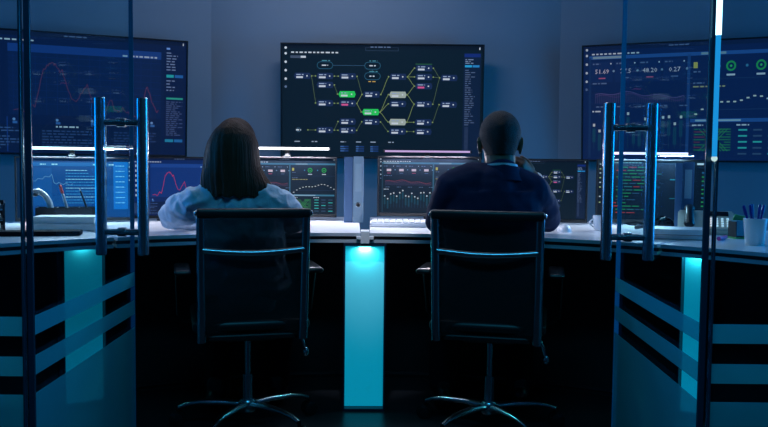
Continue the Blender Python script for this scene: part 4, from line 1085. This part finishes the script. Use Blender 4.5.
# desk phone (right): sloped panel with lit keys, black handset
p = onz(702, 233, TOP)
def wedge(bm, w, d, h0, h1):
    v = [bm.verts.new(q) for q in ((-w, -d, 0), (w, -d, 0), (w, d, 0), (-w, d, 0), (-w, -d, h0), (w, -d, h0), (w, d, h1), (-w, d, h1))]
    for f in ((3, 2, 1, 0), (4, 5, 6, 7), (0, 1, 5, 4), (1, 2, 6, 5), (2, 3, 7, 6), (3, 0, 4, 7)): bm.faces.new([v[i] for i in f])
def phone(loc, rz, label, m, keym):
    t = thing('desk_phone', label, 'phone', loc, rz)
    w, d, h0, h1 = 0.115, 0.085, 0.022, 0.098
    bm = bmesh.new(); wedge(bm, w, d, h0, h1)
    bmesh.ops.bevel(bm, geom=bm.edges[:], offset=0.006, segments=2, affect='EDGES'); link('base', bm, m, t)
    sl = math.atan2(h1 - h0, 2 * d); rot = Euler((sl, 0, 0))
    def on(x, y, up): return Vector((x, y, h0 + (y + d) * (h1 - h0) / (2 * d))) + Vector((0, -math.sin(sl), math.cos(sl))) * up
    bm = bmesh.new()
    for r in range(4):
        for c_ in range(5): box(bm, on(0.0 + c_ * 0.022, -0.055 + r * 0.020, 0.003), (0.010, 0.009, 0.006), rot, bevel=0.0015, seg=1)
    link('keys', bm, keym, t)
    bm = bmesh.new(); box(bm, on(0.043, 0.050, 0.003), (0.10, 0.036, 0.006), rot, bevel=0.002); link('display', bm, MT['blackgloss'], t)
    bm = bmesh.new()
    pts = [on(-0.068, y, 0.020 + 0.018 * math.cos(y / 0.075 * PI / 2)) for y in (-0.078, -0.06, -0.03, 0, 0.03, 0.06, 0.078)]
    sweep(bm, pts, [0.018, 0.02, 0.016, 0.015, 0.016, 0.02, 0.018], 14, [0.012, 0.014, 0.010, 0.010, 0.010, 0.014, 0.012], (1, 0, 0))
    for y in (-0.066, 0.066): ell(bm, on(-0.068, y, 0.016), (0.023, 0.020, 0.015), rot)
    link('handset', bm, MT['black'], t, True)
    return t
p = onz(704, 233, TOP)
phone((p.x, p.y - 0.015, TOP), -0.35, 'beige desk phone with glowing keys behind the white notebook on the right', MT['beige'], MT['key'])
# headset-like dark round thing left of the phone: a black desk speaker puck
p = P(664, 230, 3.50)
t = thing('headphones', 'black headphones lying left of the beige desk phone', 'headphones', (p.x, p.y, TOP), 1.35)
for s in (-1, 1):
    bm = bmesh.new(); sweep(bm, [(s * 0.055 - 0.014 * s, 0, 0.036), (s * 0.055 - 0.010 * s, 0, 0.036), (s * 0.055 + 0.010 * s, 0, 0.036), (s * 0.055 + 0.016 * s, 0, 0.036)], [0.030, 0.036, 0.034, 0.020], 20); link('ear_cup', bm, MT['blackgloss'], t, True)
bm = bmesh.new(); sweep(bm, [(0.062 * math.cos(PI * i / 14), 0.03 + 0.09 * math.sin(PI * i / 14), 0.05 - 0.03 * math.sin(PI * i / 14)) for i in range(15)], 0.008, 10, 0.005, (0, 0, 1)); link('headband', bm, MT['black'], t, True)
# note cube
p = onz(742, 239, TOP)
t = thing('memo_holder', 'black memo holder with green and teal notes left of the pen cup', 'memo holder', (p.x, p.y + 0.03, TOP), 0.1)
bm = bmesh.new()
for s in (-1, 1): box(bm, (s * 0.029, 0, 0.038), (0.003, 0.06, 0.062))
box(bm, (0, 0.028, 0.038), (0.055, 0.003, 0.062)); box(bm, (0, 0, 0.0085), (0.061, 0.06, 0.003)); link('box', bm, MT['black'], t)
bm = bmesh.new(); box(bm, (0, 0, 0.0035), (0.064, 0.064, 0.007)); link('base', bm, MT['green'], t)
bm = bmesh.new(); box(bm, (0, -0.004, 0.042), (0.05, 0.045, 0.062)); link('notes', bm, MT['teal'], t)
bm = bmesh.new(); box(bm, (0.004, 0.010, 0.082), (0.046, 0.004, 0.026), Euler((0.4, 0.2, 0))); link('loose_note', bm, MT['green'], t)
# pink highlighter
p = onz(722, 238, TOP + 0.008)
t = thing('highlighter', 'pink highlighter lying in front of the beige desk phone', 'highlighter', (p.x, p.y, TOP + 0.0085), 0.9)
bm = bmesh.new(); sweep(bm, [(-0.045, 0, 0), (0.025, 0, 0)], 0.008, 14); link('barrel', bm, MT['pink'], t, True)
bm = bmesh.new(); sweep(bm, [(0.0252, 0, 0), (0.055, 0, 0), (0.058, 0, 0)], [0.0082, 0.0075, 0.005], 14); link('cap', bm, MT['pink'], t, True)
# pen cup with pens
p = onz(759, 246, TOP)
t = thing('pen_cup', 'white cup holding blue pens at the right edge', 'cup', (p.x, p.y + 0.036, TOP))
bm = bmesh.new(); lathe(bm, [(0, 0), (0.030, 0), (0.033, 0.004), (0.0415, 0.098), (0.040, 0.0995), (0.0385, 0.098), (0.030, 0.006), (0, 0.005)], 32); link('cup', bm, MT['ceramic'], t, True)
cup = t.location.copy()
pens = [(-0.50, 0.05), (-0.30, -0.10), (-0.10, 0.12), (0.15, -0.05), (0.40, 0.08)]
plab = ['blue pen leaning furthest left in the white cup', 'second blue pen from the left in the white cup', 'middle blue pen standing in the white cup', 'blue pen leaning slightly right in the white cup', 'blue pen leaning furthest right in the white cup']
for (ax, ay), lb in zip(pens, plab):
    d = Vector((ax * 0.55, ay * 0.5, 1)).normalized()
    t = thing('pen', lb, 'pen', (cup.x - ax * 0.006 + ax * 0.016, cup.y + ay * 0.04, TOP + 0.0105), 0, 'blue pens in the white cup')
    t.rotation_euler = d.to_track_quat('Z', 'Y').to_euler()
    bm = bmesh.new(); sweep(bm, [(0, 0, 0), (0, 0, 0.01), (0, 0, 0.105)], [0.002, 0.0042, 0.0045], 12); link('barrel', bm, MT['pen'], t, True)
    bm = bmesh.new(); sweep(bm, [(0, 0, 0.1052), (0, 0, 0.139), (0, 0, 0.142)], [0.0052, 0.005, 0.003], 12); box(bm, (0, -0.0062, 0.122), (0.0025, 0.0015, 0.034)); link('pen_cap', bm, MT['pen'], t, True)
# left desk: white books, phone with pale handset, pens, black tray
p = onz(60, 231, TOP)
lb = Vector((p.x, p.y + 0.09))
ryaw = 0.34
book('ledger', (lb.x, lb.y, TOP), (0.265, 0.15, 0.028), ryaw * 0.5, MT['paper'], 'thick white book at the bottom of the stack behind the left door', 'white books on the left desk')
book('ledger', (lb.x - 0.006, lb.y + 0.004, TOP + 0.0283), (0.25, 0.14, 0.028), ryaw * 0.45, MT['whiteplastic'], 'thick white book on top of the stack behind the left door', 'white books on the left desk')
p = onz(34, 236, TOP)
t = thing('desk_pad', 'black desk mat lying under the desk edge side of the white books', 'mat', (p.x - 0.04, p.y + 0.02, TOP), 0.25)
bm = bmesh.new(); box(bm, (0, 0, 0.009), (0.40, 0.09, 0.018), bevel=0.004); link('pad', bm, MT['matte'], t)
t['label'] = 'black mat lying in front of the white books on the left desk'
p = onz(45, 222, TOP)
pb = Vector((p.x, p.y + 0.10))
# pen stand on left
t = thing('desk_organiser', 'dark desk organiser standing behind the white books on the left', 'organiser', (lb.x - 0.075, lb.y + 0.19, TOP), 0.3)
bm = bmesh.new()
box(bm, (0, 0, 0.004), (0.26, 0.10, 0.008), bevel=0.002)
for s in (-1, 1):
    box(bm, (0, s * 0.048, 0.045), (0.26, 0.004, 0.075)); box(bm, (s * 0.128, 0, 0.045), (0.004, 0.092, 0.075))
for x in (-0.045, 0.045): box(bm, (x, 0, 0.045), (0.003, 0.092, 0.075))
link('compartments', bm, MT['tray'], t)
org = t
def leaner(name, lab, cat, x, lean, r, L, parts):
    R_ = Matrix.Rotation(0.3, 3, 'Z'); b = Vector((lb.x - 0.075, lb.y + 0.19, TOP + 0.0135)) + R_ @ Vector((x, 0, 0))
    t = thing(name, lab, cat, b, 0)
    d = Vector((lean, 0.05, 1)).normalized(); t.rotation_euler = d.to_track_quat('Z', 'Y').to_euler()
    for nm, z0, z1, rr, m in parts:
        bm = bmesh.new(); sweep(bm, [(0, 0, z0), (0, 0, z0 + 0.003), (0, 0, z1 - 0.003), (0, 0, z1)], [rr * 0.7, rr, rr, rr * 0.7], 12); link(nm, bm, m, t, True)
leaner('pen', 'grey pen with a red tip leaning in the organiser on the left', 'pen', 0.012, -0.32, 0.006, 0.19, [('barrel', 0, 0.135, 0.006, MT['greyplastic']), ('red_tip', 0.1352, 0.175, 0.0065, MT['red'])])
leaner('stylus', 'thin black stylus leaning in the organiser behind the left door', 'pen', 0.098, -0.38, 0.0045, 0.19, [('barrel', 0, 0.150, 0.0045, MT['black']), ('tip', 0.1502, 0.165, 0.003, MT['greyplastic'])])
# pale curved handset standing in the organiser
R_ = Matrix.Rotation(0.3, 3, 'Z'); hb = Vector((lb.x - 0.075, lb.y + 0.19, TOP + 0.012)) + R_ @ Vector((-0.075, 0, 0))
t = thing('phone_handset', 'pale grey curved phone handset leaning in the organiser on the left', 'phone handset', hb, 0.3)
bm = bmesh.new()
pts = [(0.008, 0, 0.010), (0.006, 0, 0.05), (-0.004, 0, 0.095), (-0.022, 0, 0.125), (-0.046, 0, 0.140), (-0.066, 0, 0.140)]
sweep(bm, pts, [0.012, 0.014, 0.013, 0.013, 0.014, 0.011], 14, [0.018, 0.020, 0.019, 0.019, 0.021, 0.018], (1, 0, 0.4)); link('handset_body', bm, MT['greyplastic'], t, True)
bm = bmesh.new(); ell(bm, (-0.058, 0, 0.128), (0.016, 0.020, 0.010), Euler((0, -0.3, 0))); link('earpiece', bm, MT['black'], t, True)
# document tray at far left
p = onz(-6, 234, TOP)
t = thing('document_tray', 'black stacked document tray with papers at the far left', 'document tray', (P(20, 230, p.y + 0.2).x - 0.20, p.y + 0.20, TOP), 0.45)
bm = bmesh.new()
for i in range(3):
    z = 0.004 + i * 0.045
    box(bm, (0, 0, z), (0.25, 0.30, 0.004), bevel=0.001); box(bm, (-0.123, 0, z + 0.010), (0.004, 0.30, 0.02)); box(bm, (0.123, 0, z + 0.010), (0.004, 0.30, 0.02)); box(bm, (0, 0.148, z + 0.010), (0.246, 0.004, 0.02))
for sx in (-1, 1):
    for sy in (-1, 1): box(bm, (sx * 0.121, sy * 0.14, 0.055), (0.008, 0.008, 0.102))
link('shelves', bm, MT['tray'], t)
for i in range(3):
    bm = bmesh.new(); box(bm, (0.003, -0.004, 0.0062 + i * 0.045 + 0.005), (0.21, 0.28, 0.010)); link('papers', bm, MT['paper'], t)

# ------------------------------------------------------------------ light
def ceiling_panel(x, y, sx, sy, col, power, label, es, spread=None, aim=None):
    t = thing('ceiling_light', label, 'light', (x, y, CEIL), 0, 'ceiling light panels')
    bm = bmesh.new(); box(bm, (0, 0, -0.012), (sx + 0.04, sy + 0.04, 0.024), bevel=0.004); link('housing', bm, MT['dark'], t)
    bm = bmesh.new(); box(bm, (0, 0, -0.026), (sx, sy, 0.004)); link('diffuser', bm, emis('ceil_diff', col, es), t)
    area('ceiling_lamp', (0, 0, -0.032), aim or (0, 0, -1), sx, sy, col, power, t, spread)
ceiling_panel(-0.35, 4.55, 0.9, 0.25, (0.74, 0.79, 1.0), 9.0, 'blue-white ceiling panel near the middle wall screen', 0.6)
ceiling_panel(-0.15, 3.7, 2.2, 0.25, (0.75, 0.82, 1.0), 6.5, 'long ceiling panel above the control desk', 0.6, spread=1.9)
ceiling_panel(0.0, 0.9, 1.2, 0.4, (0.05, 0.58, 1.0), 19.0, 'added blue ceiling panel in front of the glass partition', 0.5)  # unseen lamp added to light the frosted bands and chair backs blue
t = thing('added_spotlight', 'added white spotlight aimed at the joint of the desk', 'light', (-0.08, 2.45, CEIL))  # unseen spotlight added to brighten the centre bracket and desk
bm = bmesh.new(); lathe(bm, [(0, 0), (0.045, 0), (0.045, -0.015), (0, -0.015)], 24); link('canopy', bm, MT['dark'], t, True)
bm = bmesh.new(); sweep(bm, [(0, 0, -0.012), (0, 0.012, -0.05), (0, 0.03, -0.10), (0, 0.0305, -0.101)], [0.012, 0.035, 0.037, 0.030], 20); link('lamp_head', bm, MT['dark'], t, True)
sl_ = bpy.data.lights.new('spot_lamp', 'SPOT'); sl_.energy = 105; sl_.color = (0.86, 0.88, 1.0); sl_.spot_size = math.radians(15); sl_.spot_blend = 0.6; sl_.shadow_soft_size = 0.03
so_ = bpy.data.objects.new('spot_lamp', sl_); COL.objects.link(so_); so_.parent = t; so_.location = (0, 0.035, -0.115)
so_.rotation_euler = (Vector((-0.08, 3.42, 0.80)) - Vector((-0.08, 2.485, CEIL - 0.115))).to_track_quat('-Z', 'Y').to_euler()
def fill_panel(x, y, rz, col, power, label, es, w, h0=0.25, h1=2.2):  # unseen panels added for blue rims and handle highlights
    t = thing('added_light_panel', label, 'light', (x, y, 0), rz, 'added blue light panels on the side walls')
    bm = bmesh.new(); box(bm, (0, 0.012, (h0 + h1) / 2), (w + 0.04, 0.024, h1 - h0 + 0.04), bevel=0.004); link('housing', bm, MT['dark'], t)
    bm = bmesh.new(); box(bm, (0, -0.004, (h0 + h1) / 2), (w, 0.008, h1 - h0)); link('diffuser', bm, emis('panel_diff', col, es), t)
    area('panel_lamp', (0, -0.012, (h0 + h1) / 2), (0, -1, (h0 + h1) / 2), w, h1 - h0, col, power, t, 1.9)
fill_panel(-SX + 0.026, 3.7, PI / 2, (0.0, 0.34, 1.0), 18.0, 'added wide blue light panel on the left side wall', 1.0, 1.4)
fill_panel(SX - 0.026, 3.7, -PI / 2, (0.0, 0.36, 1.0), 26.0, 'added wide blue light panel on the right side wall', 1.3, 1.4)

w = bpy.data.worlds.new('world'); S.world = w; w.use_nodes = True
w.node_tree.nodes['Background'].inputs[0].default_value = (0.01, 0.03, 0.08, 1); w.node_tree.nodes['Background'].inputs[1].default_value = 0.1

S.view_settings.view_transform = 'Standard'; S.view_settings.look = 'None'; S.view_settings.exposure = 0; S.view_settings.gamma = 1; S.view_settings.use_curve_mapping = False
S.cycles.use_denoising = True
S.cycles.max_bounces = 8; S.cycles.transparent_max_bounces = 24; S.cycles.caustics_reflective = False
S.cycles.sample_clamp_indirect = 4.0
